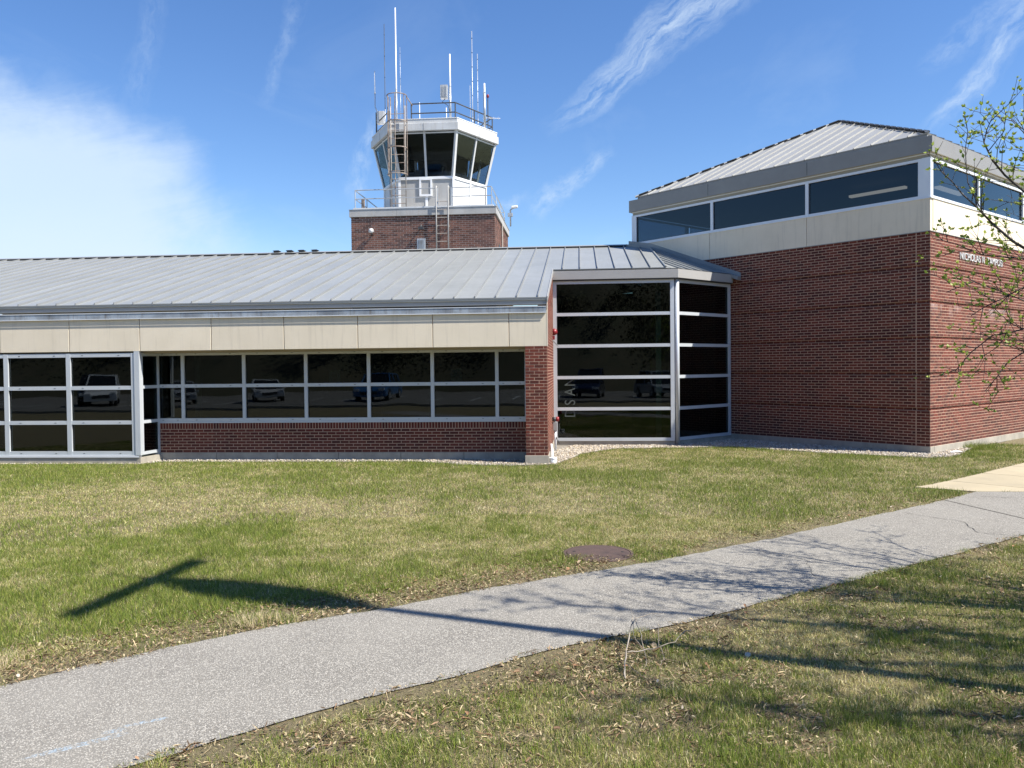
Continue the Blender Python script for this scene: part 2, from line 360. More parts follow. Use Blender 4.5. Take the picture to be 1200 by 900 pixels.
# brick pier, brick under the ribbon window, brick return wall beside the lobby
MB().box(-.485+.012, -.0025, .0025, .30, .184, 2.55).box(-.45, -.012, .30, 1.0, .184, 2.55).build('pier_core', 'mortar', wing)
MB().box(-9.25, -.47, .722+.0025, .95, .184, .905).build('window_wall_core', 'mortar', wing)
rt = lambda y: 3.50+.27*y
MB().prism([(-.2, .06, .0), (-.2, 3.96, .0), (-.2, 3.96, rt(3.96)), (-.2, .06, rt(.06))], (.1975, 0, 0)).build('return_wall_core', 'mortar', wing)
bk = Bricks('brick')
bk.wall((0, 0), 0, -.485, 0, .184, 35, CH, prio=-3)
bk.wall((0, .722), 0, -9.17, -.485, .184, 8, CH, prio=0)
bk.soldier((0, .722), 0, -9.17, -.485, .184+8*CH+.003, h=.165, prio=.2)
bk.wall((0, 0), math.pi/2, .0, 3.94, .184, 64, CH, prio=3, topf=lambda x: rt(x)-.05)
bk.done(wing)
# foundations
MB().box(-.50, .015, -.015, .6, -.1, .184).build('pier_footing', 'concrete', wing, bevel=.006)
MB().box(-.2, .013, .6, 3.9, -.1, .184).build('return_footing', 'concrete', wing)
f = MB()
for i in range(6): f.box(-9.2+i*1.452+.006, -9.2+(i+1)*1.452-.004, .712, 1.0, -.1, .182)
f.build('window_wall_footing', 'concrete', wing, bevel=.004)
# beige panels
pj = [-.826-i*1.6659 for i in range(12)]
xs = [0.0]+pj
for i in range(len(xs)-1):
    a, b = xs[i+1], xs[i]
    MB().box(a+.008, b-(.008 if i else .004), 0, .10, 2.545, 3.33).build('fascia_panel', 'panel', wing, bevel=.006)
MB().box(XL, -.004, .035, .2, 2.548, 3.33).build('panel_backing', 'mortar', wing)
MB().box(-.0035, .012, -.003, .07, 2.545, 3.50).build('corner_bead', 'cream', wing)
MB().box(XL, -.012, .2, 1.1, 2.50, 2.56).box(XL, -.02, .1, .2, 2.549, 2.56).build('soffit', 'soffit', wing)
# eave: gutter, fascia, drip edge
g = MB(); x = XL
while x < -.03:
    e = min(x+3.05, -.012); g.prism([(x, -.035, 3.268), (x, -.040, 3.285), (x, -.035, 3.405), (x, .050, 3.420), (x, .05, 3.268)], (e-x-.004, 0, 0)); x = e
g.build('gutter', 'gutter', wing)
MB().box(XL, -.012, -.046, -.0355, 3.392, 3.407).box(XL, -.012, -.050, -.0405, 3.262, 3.278).build('gutter_lip', 'white_frame', wing)
MB().box(XL, -.010, .026, .12, 3.44, 3.575).build('eave_fascia', 'fascia_light', wing)
MB().box(XL, -.010, -.005, .12, 3.575, 3.592).box(XL, -.010, -.02, .10, 3.445, 3.458).build('drip_edge', 'rib', wing)
# roof: z = 3.604 + .27 y
SL = .27; rz_ = lambda y: 3.604+SL*y; YR = 8.44; ZR = rz_(YR)
C2 = (2.93, 3.87)                                              # hip foot over the lobby
wt = lambda y: 8.705-.703*((y-1.877)/.711)                     # x of the corner building's wall at a given y
deck = MB()
deck.prism([(XL, .0, rz_(0)-.06), (.012, .0, rz_(0)-.06), (.012, YR, ZR-.06), (XL, YR, ZR-.06)], (0, 0, .05))
deck.prism([(.012, 3.87, rz_(3.87)-.06), (2.93, 3.87, rz_(3.87)-.06), (2.87, 7.74, rz_(7.74)-.06), (wt(YR), YR, ZR-.06), (.012, YR, ZR-.06)], (0, 0, .05))
deck.prism([(XL, YR, ZR-.06), (wt(YR), YR, ZR-.06), (-2.2, 14, rz_(YR)-SL*(14-YR)-.06), (XL, 14, rz_(YR)-SL*(14-YR)-.06)], (0, 0, .05))
roof = deck.build('roof', 'roof', wing)
PITCH = .455
k = -50
while True:
    x0 = -.194+PITCH*k; x1 = x0+PITCH; k += 1
    if x0 > 2.85: break
    if x0 < XL-.2: continue
    ya = 0.0 if x1 <= .1 else 3.87
    y1 = YR-.03
    xe = min(x1, 2.90)
    ye = YR-.03 if xe < wt(YR-.03) else (1.877+(8.705-xe)*.711/.703)-.02
    pan = MB()
    j = random.uniform(-.0015, .0015)
    pts = [(x0+.011, ya, rz_(ya)+j), (xe-.011, ya, rz_(ya)+j), (xe-.011, ye, rz_(ye)+j), (x0+.011, y1 if x0 < wt(YR) else ye+.3, rz_(y1 if x0 < wt(YR) else ye+.3)+j)]
    pan.prism(pts, (0, 0, -.02))
    po = pan.build('roof_panel', 'roof', roof)
    r_ = MB(); ya_ = ya if not (x0 < .012 < x1) else 0.0
    if x0 < .012 and x1 > .012: ya_ = 0.0
    ye2 = YR-.03 if x0 < wt(YR-.03) else (1.877+(8.705-x0)*.711/.703)-.02
    r_.prism([(x0-.009, ya_-.004, rz_(ya_)-.02), (x0+.009, ya_-.004, rz_(ya_)-.02), (x0+.009, ye2, rz_(ye2)-.02), (x0-.009, ye2, rz_(ye2)-.02)], (0, 0, .062))
    r_.build('standing_seam', 'rib', roof)
    if x0 < .012 < x1:   # the pan that is cut by the end of the low eave
        MB().prism([(x0+.011, 0, rz_(0)+.0005), (.0, 0, rz_(0)+.0005), (.0, 3.87, rz_(3.87)+.0005), (x0+.011, 3.87, rz_(3.87)+.0005)], (0, 0, -.02)).build('roof_panel', 'roof', roof)
MB().prism([(XL, YR-.20, ZR-.002), (XL, YR, ZR+.055), (XL, YR+.20, ZR-.002), (XL, YR, ZR-.03)], (wt(YR)-XL-.03, 0, 0)).build('ridge_cap', 'roof', roof)
cl_ = MB(); k = -50
while -.194+PITCH*k < wt(YR)-.2:
    x = -.194+PITCH*k; k += 1
    if x > XL: cl_.box(x+.03, x+PITCH-.03, YR-.225, YR-.206, ZR-.055, ZR-.006)
cl_.build('ridge_closure', 'dark', roof)
MB().prism([(.0, -.01, 3.50), (.0, 3.85, 3.50+SL*3.86), (.0, 3.85, 3.62+SL*3.86), (.0, -.01, 3.62)], (.020, 0, 0)).build('rake_trim', 'fascia_light', roof)
for x in (-9.16, -8.72, -8.32, -7.88):
    v = MB(); v.box(-.08, .08, -.08, .08, 0, .045); v.prism([(-.11, -.10, .045), (.11, -.10, .045), (.11, .10, .045), (-.11, .10, .045)], (0, 0, .015)); v.prism([(-.09, -.08, .06), (.09, -.08, .06), (.05, .05, .085), (-.05, .05, .085)], (0, 0, .01))
    v.build('ridge_vent', 'steel_dark', roof, loc=(x, YR-.02, ZR+.03))
# ribbon window
def ribbon(parent, org, ang, xs, zs, mw, mh, gy=.05, dep=.10, glass='glass', fm='frame', ends=(1, 1), name='ribbon_window', rail_out=.002, bolts=False):
    """frame with mullions at xs and rails at zs; one pane object per light"""
    m = MB()
    for x in xs: m.box(x-mw/2, x+mw/2, 0, dep, zs[0]-mh/2, zs[-1]+mh/2)
    for z in zs:
        for a, b in zip(xs[:-1], xs[1:]): m.box(a+mw/2-.001, b-mw/2+.001, rail_out+.002, dep-.004, z-mh/2, z+mh/2)
    fr = m.build(name, fm, parent, loc=(*org, 0), rot=(0, 0, ang))
    gb = MB()      # dark gasket lines round the glass
    for a, b in zip(xs[:-1], xs[1:]):
        for c, d in zip(zs[:-1], zs[1:]):
            w, h = (b-a-mw), (d-c-mh)
            pm = MB().box(-w/2+.001, w/2-.001, 0, .006, -h/2+.001, h/2-.001)
            p = pm.build('pane', glass, fr, loc=((a+b)/2, gy+random.uniform(-.002, .002), (c+d)/2), rot=(R(random.uniform(-.12, .12)), 0, R(random.uniform(-.12, .12))))
            t = .012
            gb.box(a+mw/2, b-mw/2, gy-.012, gy-.004, c+mh/2, c+mh/2+t).box(a+mw/2, b-mw/2, gy-.012, gy-.004, d-mh/2-t, d-mh/2)
            gb.box(a+mw/2, a+mw/2+t, gy-.012, gy-.004, c+mh/2+t, d-mh/2-t).box(b-mw/2-t, b-mw/2, gy-.012, gy-.004, c+mh/2+t, d-mh/2-t)
    gb.build('gasket', 'dark', fr)
    if bolts:
        bb = MB()
        for a, b in zip(xs[:-1], xs[1:]):
            for z in zs:
                for t in (.22, .78): bb.box(a+(b-a)*t-.02, a+(b-a)*t+.02, -.001, .003, z-.006, z+.002)
        bb.build('weep_slot', 'dark', fr)
    return fr
mx = [-1.1714-i*1.4732 for i in range(6)]
xs = [-9.16]+mx[::-1]+[-.505]
ribbon(wing, (0, .722), 0, xs, [.945, 1.739, 2.487], .078, .078, bolts=True)
MB().box(-9.2, -.49, .718, .84, .872, .905).build('window_sill', 'frame', wing)
# projecting glazed bay at the left end of the wing
BX = -9.33
bm = [-12.37-1.47*6, -12.37-1.47*5, -12.37-1.47*4, -12.37-1.47*3, -12.37-1.47*2, -12.37-1.47, -12.37, -10.87, BX]
bay = ribbon(wing, (0, .012), 0, bm, [.245, .94, 1.725, 2.465], .105, .085, name='bay_window', bolts=True)
MB().box(XL, BX+.10, .0, .14, .150, .2).build('bay_sill', 'white_frame', wing)
MB().box(BX+.03, BX+.15, -.004, .09, .202, 2.545).build('bay_corner_post', 'frame', wing)
MB().box(XL, BX-.203, .02, .30, -.1, .149).prism([(BX+.13, .02, -.1), (BX+.27, .72, -.1), (BX-.2, .72, -.1), (BX-.2, .02, -.1)], (0, 0, .249)).build('bay_footing', 'concrete', wing)
ra = math.atan2(.62, .085)
ribbon(wing, (BX+.14, .095), ra, [.03, .60], [.235, .945, 1.735, 2.475], .06, .07, gy=.03, dep=.06, name='bay_side_window')
MB().box(BX+.12, BX+.21, .66, .74, .15, 2.52).build('bay_jamb', 'frame', wing)
# rooms behind the glass
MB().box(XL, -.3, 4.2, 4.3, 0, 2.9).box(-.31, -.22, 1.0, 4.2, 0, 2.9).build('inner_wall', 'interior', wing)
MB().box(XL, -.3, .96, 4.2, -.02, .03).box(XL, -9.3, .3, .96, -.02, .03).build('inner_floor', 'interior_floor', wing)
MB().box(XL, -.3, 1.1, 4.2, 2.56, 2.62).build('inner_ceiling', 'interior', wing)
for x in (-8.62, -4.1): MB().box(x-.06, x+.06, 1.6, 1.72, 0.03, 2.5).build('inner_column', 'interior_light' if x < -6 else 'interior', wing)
# small notices stuck inside the panes
s_ = MB().box(-.13, .13, 0, .003, -.15, .15)
for x, z in ((-4.93, 1.93), (-2.1, 1.93)):
    nn = s_.build('window_notice', 'white_metal', wing, loc=(x, .722+.062, z))
    q = MB(); q.tube([(.075*math.cos(a), -.004, .02+.06*math.sin(a)) for a in np.linspace(0, 2*math.pi, 17)], .009, 5, cap=False); q.box(-.012, .012, -.006, -.002, -.10, -.03)
    q.build('notice_print', 'steel_dark', nn)

# ============================================================ GLASS LOBBY
s2 = math.sqrt(.5)
lob = thing('glass_lobby', 'angled glass lobby with dark panes between low wing and corner building', 'building', (0, 0, 0))
LX, LY, LW, LW2 = .035, 3.97, 3.16, 2.43
lz = [.17, .977, 1.806, 2.635, 3.467, 4.305]
lf = ribbon(lob, (0, LY), 0, [.045, LX+LW-.09], lz, .10, .082, glass='glass', fm='frame', name='lobby_window', gy=.045)
lf2 = ribbon(lob, (LX+LW, LY), math.pi/4, [.09, LW2-.06], lz, .10, .082, glass='glass', fm='frame', name='lobby_side_window', gy=.045)
MB().tube([(LX+LW+.035, LY+.045, .05), (LX+LW+.035, LY+.045, 4.36)], .058, 16).build('corner_post', 'frame', lob, smooth=True)
MB().box(-.005, LX+LW-.03, LY+.03, LY+.2, -.1, .125).build('lobby_curb', 'concrete', lob)
MB().prism([(LX+LW, LY+.03, -.1), (LX+LW+LW2*s2, LY+.03+LW2*s2, -.1), (LX+LW+LW2*s2-.15, LY+.2+LW2*s2, -.1), (LX+LW-.15, LY+.2, -.1)], (0, 0, .22)).build('lobby_side_curb', 'concrete', lob)
# fascia ring
def rail45(m, o, z0, z1, d=.12):
    # a band that follows both faces, o metres in front of the glass line
    a = (0.012 if o < .1 else .0, LY-o); b = (LX+LW+o*math.tan(R(22.5)), LY-o); L2 = LW2-.02
    c = (b[0]+L2*s2, b[1]+L2*s2)
    m.prism([(a[0], a[1], z0), (b[0], b[1], z0), (b[0]-d*math.tan(R(22.5)), b[1]+d, z0), (a[0], a[1]+d, z0)], (0, 0, z1-z0))
    m.prism([(b[0]+.0005, b[1]+.0005, z0), (c[0], c[1], z0), (c[0]-d*s2, c[1]+d*s2, z0), (b[0]-d*math.tan(R(22.5))+.0005, b[1]+d, z0)], (0, 0, z1-z0))
    return m
rail45(MB(), .12, 4.375, 4.60, .14).build('lobby_fascia', 'fascia_light', lob)
rail45(MB(), .095, 4.352, 4.376, .2).build('fascia_shadow_gap', 'steel_dark', lob)
rail45(MB(), .10, 4.600, 4.622, .16).build('roof_edge', 'steel_dark', lob)
MB().prism([(.012, LY-.09, 4.40), (LX+LW, LY-.09, 4.40), (LX+LW+1.6, LY+1.6, 4.40), (2.0, 8.66, 4.40), (.012, 8.66, 4.4)], (0, 0, .04)).build('lobby_ceiling', 'interior', lob)
# angled roof facet
FZ = lambda x, y: 4.649+.265*(-(x-2.93)+(y-3.87))
hipA, hipB = (2.93, 3.87), (2.868, 7.72)
wallp = lambda t: (8.705-.703*t, 1.877+.711*t)
e0 = (3.16, 3.87+.02); e1 = wallp(5.26)
quad = [(2.93, 3.87), (3.20, 3.87), e1, hipB]
fm_ = MB().prism([(x, y, FZ(x, y)-.06) for x, y in quad], (0, 0, .05)).build('facet_roof', 'roof', lob)
ux, uy = s2, s2; vx, vy = -.703, .711
for i in range(7):
    t0, t1 = i*.38, min((i+1)*.38, 2.52)
    def P(t, w):
        x, y = 3.14+ux*t+vx*w, 3.87+.03+uy*t+vy*w
        return x, y
    def wmax(t):   # until the hip line x = 2.93 - .016(y-3.87)
        w = 0
        while w < 4.2:
            x, y = P(t, w)
            if x < 2.93-.016*(y-3.87)+.01: break
            w += .02
        return w
    w0, w1 = wmax(t0+.012), wmax(t1-.012)
    pts = [P(t0+.012, 0), P(t1-.012, 0), P(t1-.012, w1), P(t0+.012, w0)]
    MB().prism([(x, y, FZ(x, y)+.001) for x, y in pts], (0, 0, -.02)).build('roof_panel', 'roof', fm_)
    a, b, c, d = P(t1-.009, -.004), P(t1+.009, -.004), P(t1+.009, w1), P(t1-.009, w1)
    MB().prism([(x, y, FZ(x, y)-.02) for x, y in (a, b, c, d)], (0, 0, .06)).build('standing_seam', 'rib', fm_)
hp = MB(); hp.tube([(hipA[0], hipA[1]-.01, FZ(*hipA)+.015), (hipB[0], hipB[1], rz_(hipB[1])+.015)], .028, 6); hp.build('hip_cap', 'roof', fm_)
# flashing where the lobby roof meets the brick wall
fl = MB()
q0 = wallp(5.02); q1 = wallp(9.2)
nx, ny = -.711, -.703
def fz(q): return FZ(*q) if q[0] > 2.88 else rz_(q[1])
for (a, b) in ((wallp(5.05), wallp(8.22)), (wallp(8.22), wallp(9.15))):
    fl.prism([(a[0]+nx*.003, a[1]+ny*.003, fz(a)-.05), (a[0]+nx*.16, a[1]+ny*.16, fz(a)-.05), (b[0]+nx*.16, b[1]+ny*.16, fz(b)-.05), (b[0]+nx*.003, b[1]+ny*.003, fz(b)-.05)], (0, 0, .10))
    fl.prism([(a[0]+nx*.003, a[1]+ny*.003, fz(a)+.05), (a[0]+nx*.03, a[1]+ny*.03, fz(a)+.05), (b[0]+nx*.03, b[1]+ny*.03, fz(b)+.05), (b[0]+nx*.003, b[1]+ny*.003, fz(b)+.05)], (0, 0, .11))
fl.build('wall_flashing', 'rib', fm_)
# lobby room
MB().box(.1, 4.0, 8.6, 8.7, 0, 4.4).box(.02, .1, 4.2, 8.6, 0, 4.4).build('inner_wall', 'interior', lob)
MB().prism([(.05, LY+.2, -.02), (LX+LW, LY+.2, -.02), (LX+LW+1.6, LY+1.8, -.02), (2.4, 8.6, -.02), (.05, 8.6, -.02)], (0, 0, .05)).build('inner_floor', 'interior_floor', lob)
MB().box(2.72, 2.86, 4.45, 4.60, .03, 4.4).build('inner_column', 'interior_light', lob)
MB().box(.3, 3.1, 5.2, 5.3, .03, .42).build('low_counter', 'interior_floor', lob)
# vertical lettering in front of the glass, darkened in colour as if seen through it: bowls up, read from the bottom
def text_mesh(name, body, size, mat, parent, loc, rot, ext=.0, xs_=1., off=0.):
    c = bpy.data.curves.new(name, 'FONT'); c.body = body; c.size = size; c.extrude = ext; c.align_x = 'LEFT'; c.offset = off
    t = bpy.data.objects.new(name+'_src', c); COL.objects.link(t)
    dg = bpy.context.evaluated_depsgraph_get(); me = bpy.data.meshes.new_from_object(t.evaluated_get(dg)); bpy.data.objects.remove(t)
    me.materials.clear(); me.materials.append(M[mat])
    o = bpy.data.objects.new(name, me); COL.objects.link(o); o.parent = parent; o.location = loc; o.rotation_euler = rot; o.scale = (xs_, 1, 1); return o
for ch_, z in (('D', .745), ('S', 1.075), ('A', 1.32), ('N', 1.57)):
    text_mesh('window_letter', ch_, .40, 'vinyl', lf, (.56, .034, z), (R(90), R(-90), 0), .001, .80)
# ============================================================ CORNER BUILDING (local x towards the corner, y back along the lit wall)
cb = thing('corner_building', 'tall brick corner building with beige band, clerestory windows and grey hipped roof', 'building', (8.705, 1.877, 0), R(-45.33))
WA = 9.03; CHB = .0687; ZB = .168
cm = MB().box(-WA, -.036, .036, .3, .1, 5.114).box(-.3, -.036, .3, WA, .1, 5.114).box(-WA, -WA+.3, .3, WA, .1, 5.114).box(-WA+.3, -.3, WA-.3, WA, .1, 5.114)
zb_ = .1
for j in range(1, 7):
    ztop = ZB+CHB*12*j if j < 6 else 5.115
    cm.box(-WA, -.003, .003, .0355, zb_, ztop).box(-.0355, -.003, .0355, WA, zb_, ztop); zb_ = ZB+CHB*(12*j+1)
cm.build('wall_core', 'mortar', cb)
bk = Bricks('brick_corner'); rec = {12*j for j in range(1, 6)}
bk.wall((0, 0), 0, -5.9, -.325, ZB, 72, CHB, rec=rec, prio=0); bk.wall((0, 0), 0, -.313, 0, ZB, 72, CHB, rec=rec, prio=0)
bk.wall((0, 0), 0, -WA, -5.9, ZB+58*CHB, 14, CHB, rec={2}, prio=2)
bk.wall((0, 0), math.pi/2, 0, WA, ZB, 72, CHB, rec=rec, prio=1)
bk.done(cb)
f = MB(); x = -5.8
while x < 0: f.box(x+.003, min(x+2.4, .014)-.003, -.014, .2, -.15, ZB-.002); x += 2.4
f.build('footing', 'concrete', cb, bevel=.004)
f = MB(); y = .2
while y < WA: f.box(-.2, .014, y+.003, min(y+2.4, WA)-.003, -.15, ZB-.002); y += 2.4
f.build('footing', 'concrete', cb, bevel=.004)
ZP0, ZP1 = 5.118, 5.885
for a, b in ((-WA, -6.09), (-6.09, -3.07), (-3.07, -.0)):
    MB().box(a+.006, b-(.006 if b < 0 else 0), -.012, .12, ZP0, ZP1).build('beige_panel', 'panel', cb, bevel=.005)
for a, b in ((.0, 3.07), (3.07, 6.09), (6.09, WA)):
    MB().box(-.118, .012, (a+.125 if a == 0 else a+.006), b-.006, ZP0, ZP1).build('beige_panel', 'panel', cb, bevel=.005)
MB().box(-WA+.01, -.03, .03, .3, ZP0, ZP1-.01).box(-.3, -.03, .3, WA, ZP0, ZP1-.01).box(-WA+.01, -WA+.3, .3, WA, ZP0, ZP1-.01).box(-WA+.3, -.3, WA-.3, WA, ZP0, ZP1-.01).build('panel_backing', 'mortar', cb)
MB().box(-WA, .016, -.016, .0, ZP0-.006, ZP0+.008).box(.0, .016, .0, WA, ZP0-.006, ZP0+.008).build('panel_flashing', 'rib', cb)
# clerestory
czs = [5.915, 6.765]
cxs = [-WA+.13, -6.02, -3.07, -.235]
fr = ribbon(cb, (0, .0), 0, cxs, czs, .085, .06, gy=.05, glass='glass_sky', fm='white_frame', name='clerestory_window')
fr = ribbon(cb, (0, 0), math.pi/2, [.11, 2.80, 5.85, WA-.2], czs, .075, .06, gy=.05, glass='glass_sky', fm='white_frame', name='clerestory_window')
fr = ribbon(cb, (0, WA), 0, [-WA+.2, -6.02, -3.07, -.2], czs, .085, .06, gy=-.05, glass='glass_sky', fm='white_frame', name='clerestory_window')
fr = ribbon(cb, (-WA, 0), math.pi/2, [.2, 2.80, 5.85, WA-.2], czs, .085, .06, gy=-.05, glass='glass_sky', fm='white_frame', name='clerestory_window')
MB().box(-.19, .004, -.004, .07, 5.89, 6.80).build('corner_post', 'white_frame', cb)
MB().box(-WA-.004, -WA+.085, -.004, .08, 5.89, 6.80).build('corner_post', 'white_frame', cb)
MB().box(-WA, .018, -.030, .0, 5.866, 5.888).box(.0, .032, -.03, WA, 5.8665, 5.8885).build('window_sill', 'white_frame', cb)
MB().box(-WA+.3, -.3, .3, WA-.3, 5.2, 5.3).build('inner_floor', 'interior_floor', cb)
MB().box(-WA+.12, -.12, .12, WA-.12, 6.83, 6.86).build('inner_ceiling', 'interior', cb)
for x, y, a in ((-2.2, 2.0, 0), (-.95, 3.4, math.pi/2)):
    lf_ = MB().box(-.75, .75, -.07, .07, 0, .06).build('ceiling_lamp', 'lamp_on', cb, loc=(x, y, 6.60), rot=(0, 0, a))
# eave
OV = .065
MB().box(-WA-OV, OV, -OV, WA+OV, 6.90, 6.905).build('soffit', 'soffit', cb)
def ring(m, o, z0, z1, d=.1):
    m.box(-WA-o, o, -o, -o+d, z0, z1).box(-WA-o, o, WA+o-d, WA+o, z0, z1).box(o-d, o, -o+d, WA+o-d, z0, z1).box(-WA-o, -WA-o+d, -o+d, WA+o-d, z0, z1); return m
ring(MB(), -.02, 6.795, 6.90, .1).build('window_head', 'soffit', cb)
ring(MB(), OV, 6.906, 7.265, .12).build('fascia', 'fascia', cb, bevel=.004)
MB().box(-3.03, -3.022, -OV-.003, -OV+.01, 6.93, 7.26).box(-6.1, -6.092, -OV-.003, -OV+.01, 6.93, 7.26).build('fascia_joint', 'dark', cb)
ring(MB(), .004, 6.872, 6.8995, .03).build('reveal_strip', 'white_frame', cb)
ring(MB(), -.13, 7.266, 7.37, .1).build('roof_curb', 'fascia', cb)
MB().box(-WA-OV+.1, OV-.1, -OV+.1, WA+OV-.1, 7.255, 7.262).build('gutter_floor', 'rib', cb)
# hipped roof
I0 = .12; AP = Vector((-4.72, 4.76, 9.58)); ZE = 7.385
ex = [(-WA+I0, I0), (-I0, I0), (-I0, WA-I0), (-WA+I0, WA-I0)]
hm = MB(); hm.add([(x, y, ZE-.03) for x, y in ex]+[tuple(AP-Vector((0, 0, .03)))], [(0, 1, 4), (1, 2, 4), (2, 3, 4), (3, 0, 4), (0, 3, 2, 1)])
hroof = hm.build('hipped_roof', 'roof2', cb)
def hip_face(A, B):
    A = Vector((*A, ZE)); B = Vector((*B, ZE)); U = (B-A).normalized(); Ln = (B-A).length
    foot = A+U*((AP-A).dot(U)); V = (AP-foot); H = V.length; V = V/H; ta = (AP-A).dot(U); Nn = U.cross(V)
    def h(t): return H*(t/ta if t < ta else (Ln-t)/(Ln-ta))
    t = 0
    n = 20; st = Ln/n
    for i in range(n):
        t0, t1 = i*st+.009, (i+1)*st-.009
        pts = [A+U*t0, A+U*t1, A+U*t1+V*max(h(t1), .002)]
        if t0 < ta < t1: pts.append(AP.copy())
        pts.append(A+U*t0+V*max(h(t0), .002))
        m = MB().prism([p+Nn*.004 for p in pts], -Nn*.02); m.build('roof_panel', 'roof2', hroof)
        tt = (i+1)*st
        if i < n-1:
            m = MB().prism([A+U*(tt-.008)-V*.01, A+U*(tt+.008)-V*.01, A+U*(tt+.008)+V*h(tt), A+U*(tt-.008)+V*h(tt)], Nn*.034); m.build('standing_seam', 'roof2', hroof)
for i in range(4): hip_face(ex[i], ex[(i+1) % 4])
for i, (x, y) in enumerate(ex):
    P0 = Vector((x, y, ZE+.02)); P1 = AP+Vector((0, 0, .03)); nseg = 16; d = (P1-P0)/nseg
    m = MB(); m.tube([P0-d*.15, P1], .035, 4); m.build('hip_cap', 'roof2', hroof)
    m = MB()
    sd = Vector((-d.y, d.x, 0)).normalized()
    for k2 in range(nseg):
        for s in (-1, 1): m.tube([P0+d*(k2+.12)+sd*s*.06+Vector((0, 0, .012)), P0+d*(k2+.86)+sd*s*.06+Vector((0, 0, .012))], .024, 4)
    m.build('hip_closure', 'dark', hroof)
# raised name on the lit wall
wd = {'NICHOLAS': 1.60, 'N.': 2.93, 'TAMPOSI': 3.27}
for w, y0 in wd.items():
    text_mesh('wall_lettering', w, .25, 'white_metal', cb, (.004, y0, 4.595), (R(90), 0, R(90)), .016, 1.02 if w != 'N.' else .9, .0)

# ============================================================ CONTROL TOWER
tw = thing('control_tower', 'brick control tower with hexagonal glass cab and railings rising behind the low roof', 'control tower', (-4.626, 12.47, 0))
TX, TY = 2.489, 2.48
TB = Bricks('brick_tower')
MB().box(-TX+.005, TX-.005, -TY+.005, TY-.005, 0, 7.3).build('shaft_core', 'mortar_tower', tw)
TB.wall((0, -TY), 0, -TX, TX, 5.0, 34, .0677, prio=0)
TB.wall((TX, -TY), math.pi/2, 0, 2*TY, 5.0, 34, .0677, prio=4)
TB.wall((-TX, TY), -math.pi/2, 0, 2*TY, 5.0, 34, .0677, prio=9)
TB.done(tw)
def sq(m, o, z0, z1, dx=TX, dy=TY):
    return m.box(-dx-o, dx+o, -dy-o, dy+o, z0, z1)
sq(MB(), -.03, 7.27, 7.305).build('shadow_gap', 'dark', tw)
m = MB()
for a, b in ((-TX-.05, -.9), (-.895, TX+.05)): m.box(a, b, -TY-.05, TY+.05, 7.305, 7.56)
m.build('parapet_fascia', 'cabgrey', tw, bevel=.005)
sq(MB(), -.06, 7.56, 7.63).build('deck', 'white_metal', tw)
sq(MB(), .065, 7.545, 7.561).build('coping_lip', 'galv', tw)
def hexa(s, z, rot=0.): return [Vector((s*math.cos(R(60*i+rot)), s*math.sin(R(60*i+rot)), z)) for i in range(6)]
SB, ST, Z0, Z1, Z2 = 1.92, 2.305, 7.63, 8.82, 10.31
# lower cab walls: each face two panels with trims
for i in range(6):
    a, b = hexa(SB, Z0)[i], hexa(SB, Z0)[(i+1) % 6]; d = (b-a); n = Vector((d.y, -d.x, 0)).normalized()
    for j in range(2):
        p, q = a+d*(j*.5+.03), a+d*(j*.5+.47)
        MB().prism([p-n*.03, q-n*.03, q-n*.03+Vector((0, 0, Z1-Z0-.1)), p-n*.03+Vector((0, 0, Z1-Z0-.1))], n*.02).build('cab_wall_panel', 'white_metal' if i != 4 else 'cabgrey', tw)  # front face gets greyer panels: its weaker sunlight put into the colour
    for t in (0.0, .5):
        p = a+d*t; u = d.normalized()
        m = MB().prism([p-u*.045-n*.03, p+u*.045-n*.03, p+u*.045-n*.03+Vector((0, 0, Z1-Z0-.1)), p-u*.045-n*.03+Vector((0, 0, Z1-Z0-.1))], n*(.034+t*.01))
        m.build('cab_trim', 'trim', tw)
m = MB().prism(hexa(SB-.06, Z0), (0, 0, Z1-Z0-.12)); m.build('cab_core', 'mortar_tower', tw)
MB().prism(hexa(SB+.03, Z1-.10), (0, 0, .09)).build('cab_sill', 'trim', tw)
# flared windows
for i in range(6):
    A0, B0 = hexa(SB-.01, Z1-.01)[i], hexa(SB-.01, Z1-.01)[(i+1) % 6]; A1, B1 = hexa(ST-.03, Z2)[i], hexa(ST-.03, Z2)[(i+1) % 6]
    n = ((B0-A0).cross(A1-A0)).normalized()
    m = MB()
    for t, w in ((0.0, .05), (.5, .035)):
        p0, p1 = A0+(B0-A0)*t, A1+(B1-A1)*t; u = (B0-A0).normalized()
        m.prism([p0-u*w-n*.05, p0+u*w-n*.05, p1+u*w-n*.05, p1-u*w-n*.05], n*(.075 if t else .08))
    u = (B0-A0)
    m.prism([A1-n*.05+(A0-A1)*.02, B1-n*.05+(B0-B1)*.02, B1-n*.05+(B0-B1)*.05, A1-n*.05+(A0-A1)*.05], n*.06)
    w = m.build('cab_window', 'white_metal', tw)
    for j in range(2):
        t0, t1 = j*.5+.02, j*.5+.48
        q = [A0+(B0-A0)*t0, A0+(B0-A0)*t1, A1+(B1-A1)*t1, A1+(B1-A1)*t0]
        c = sum(q, Vector())/4
        MB().prism([x-c for x in q], n*-.008).build('pane', 'glass_cab', w, loc=c)
MB().prism(hexa(SB-.15, Z1-.005), (0, 0, .02)).build('cab_floor', 'interior', tw)
MB().prism(hexa(ST-.12, Z2-.03), (0, 0, .02)).build('cab_ceiling', 'interior', tw)
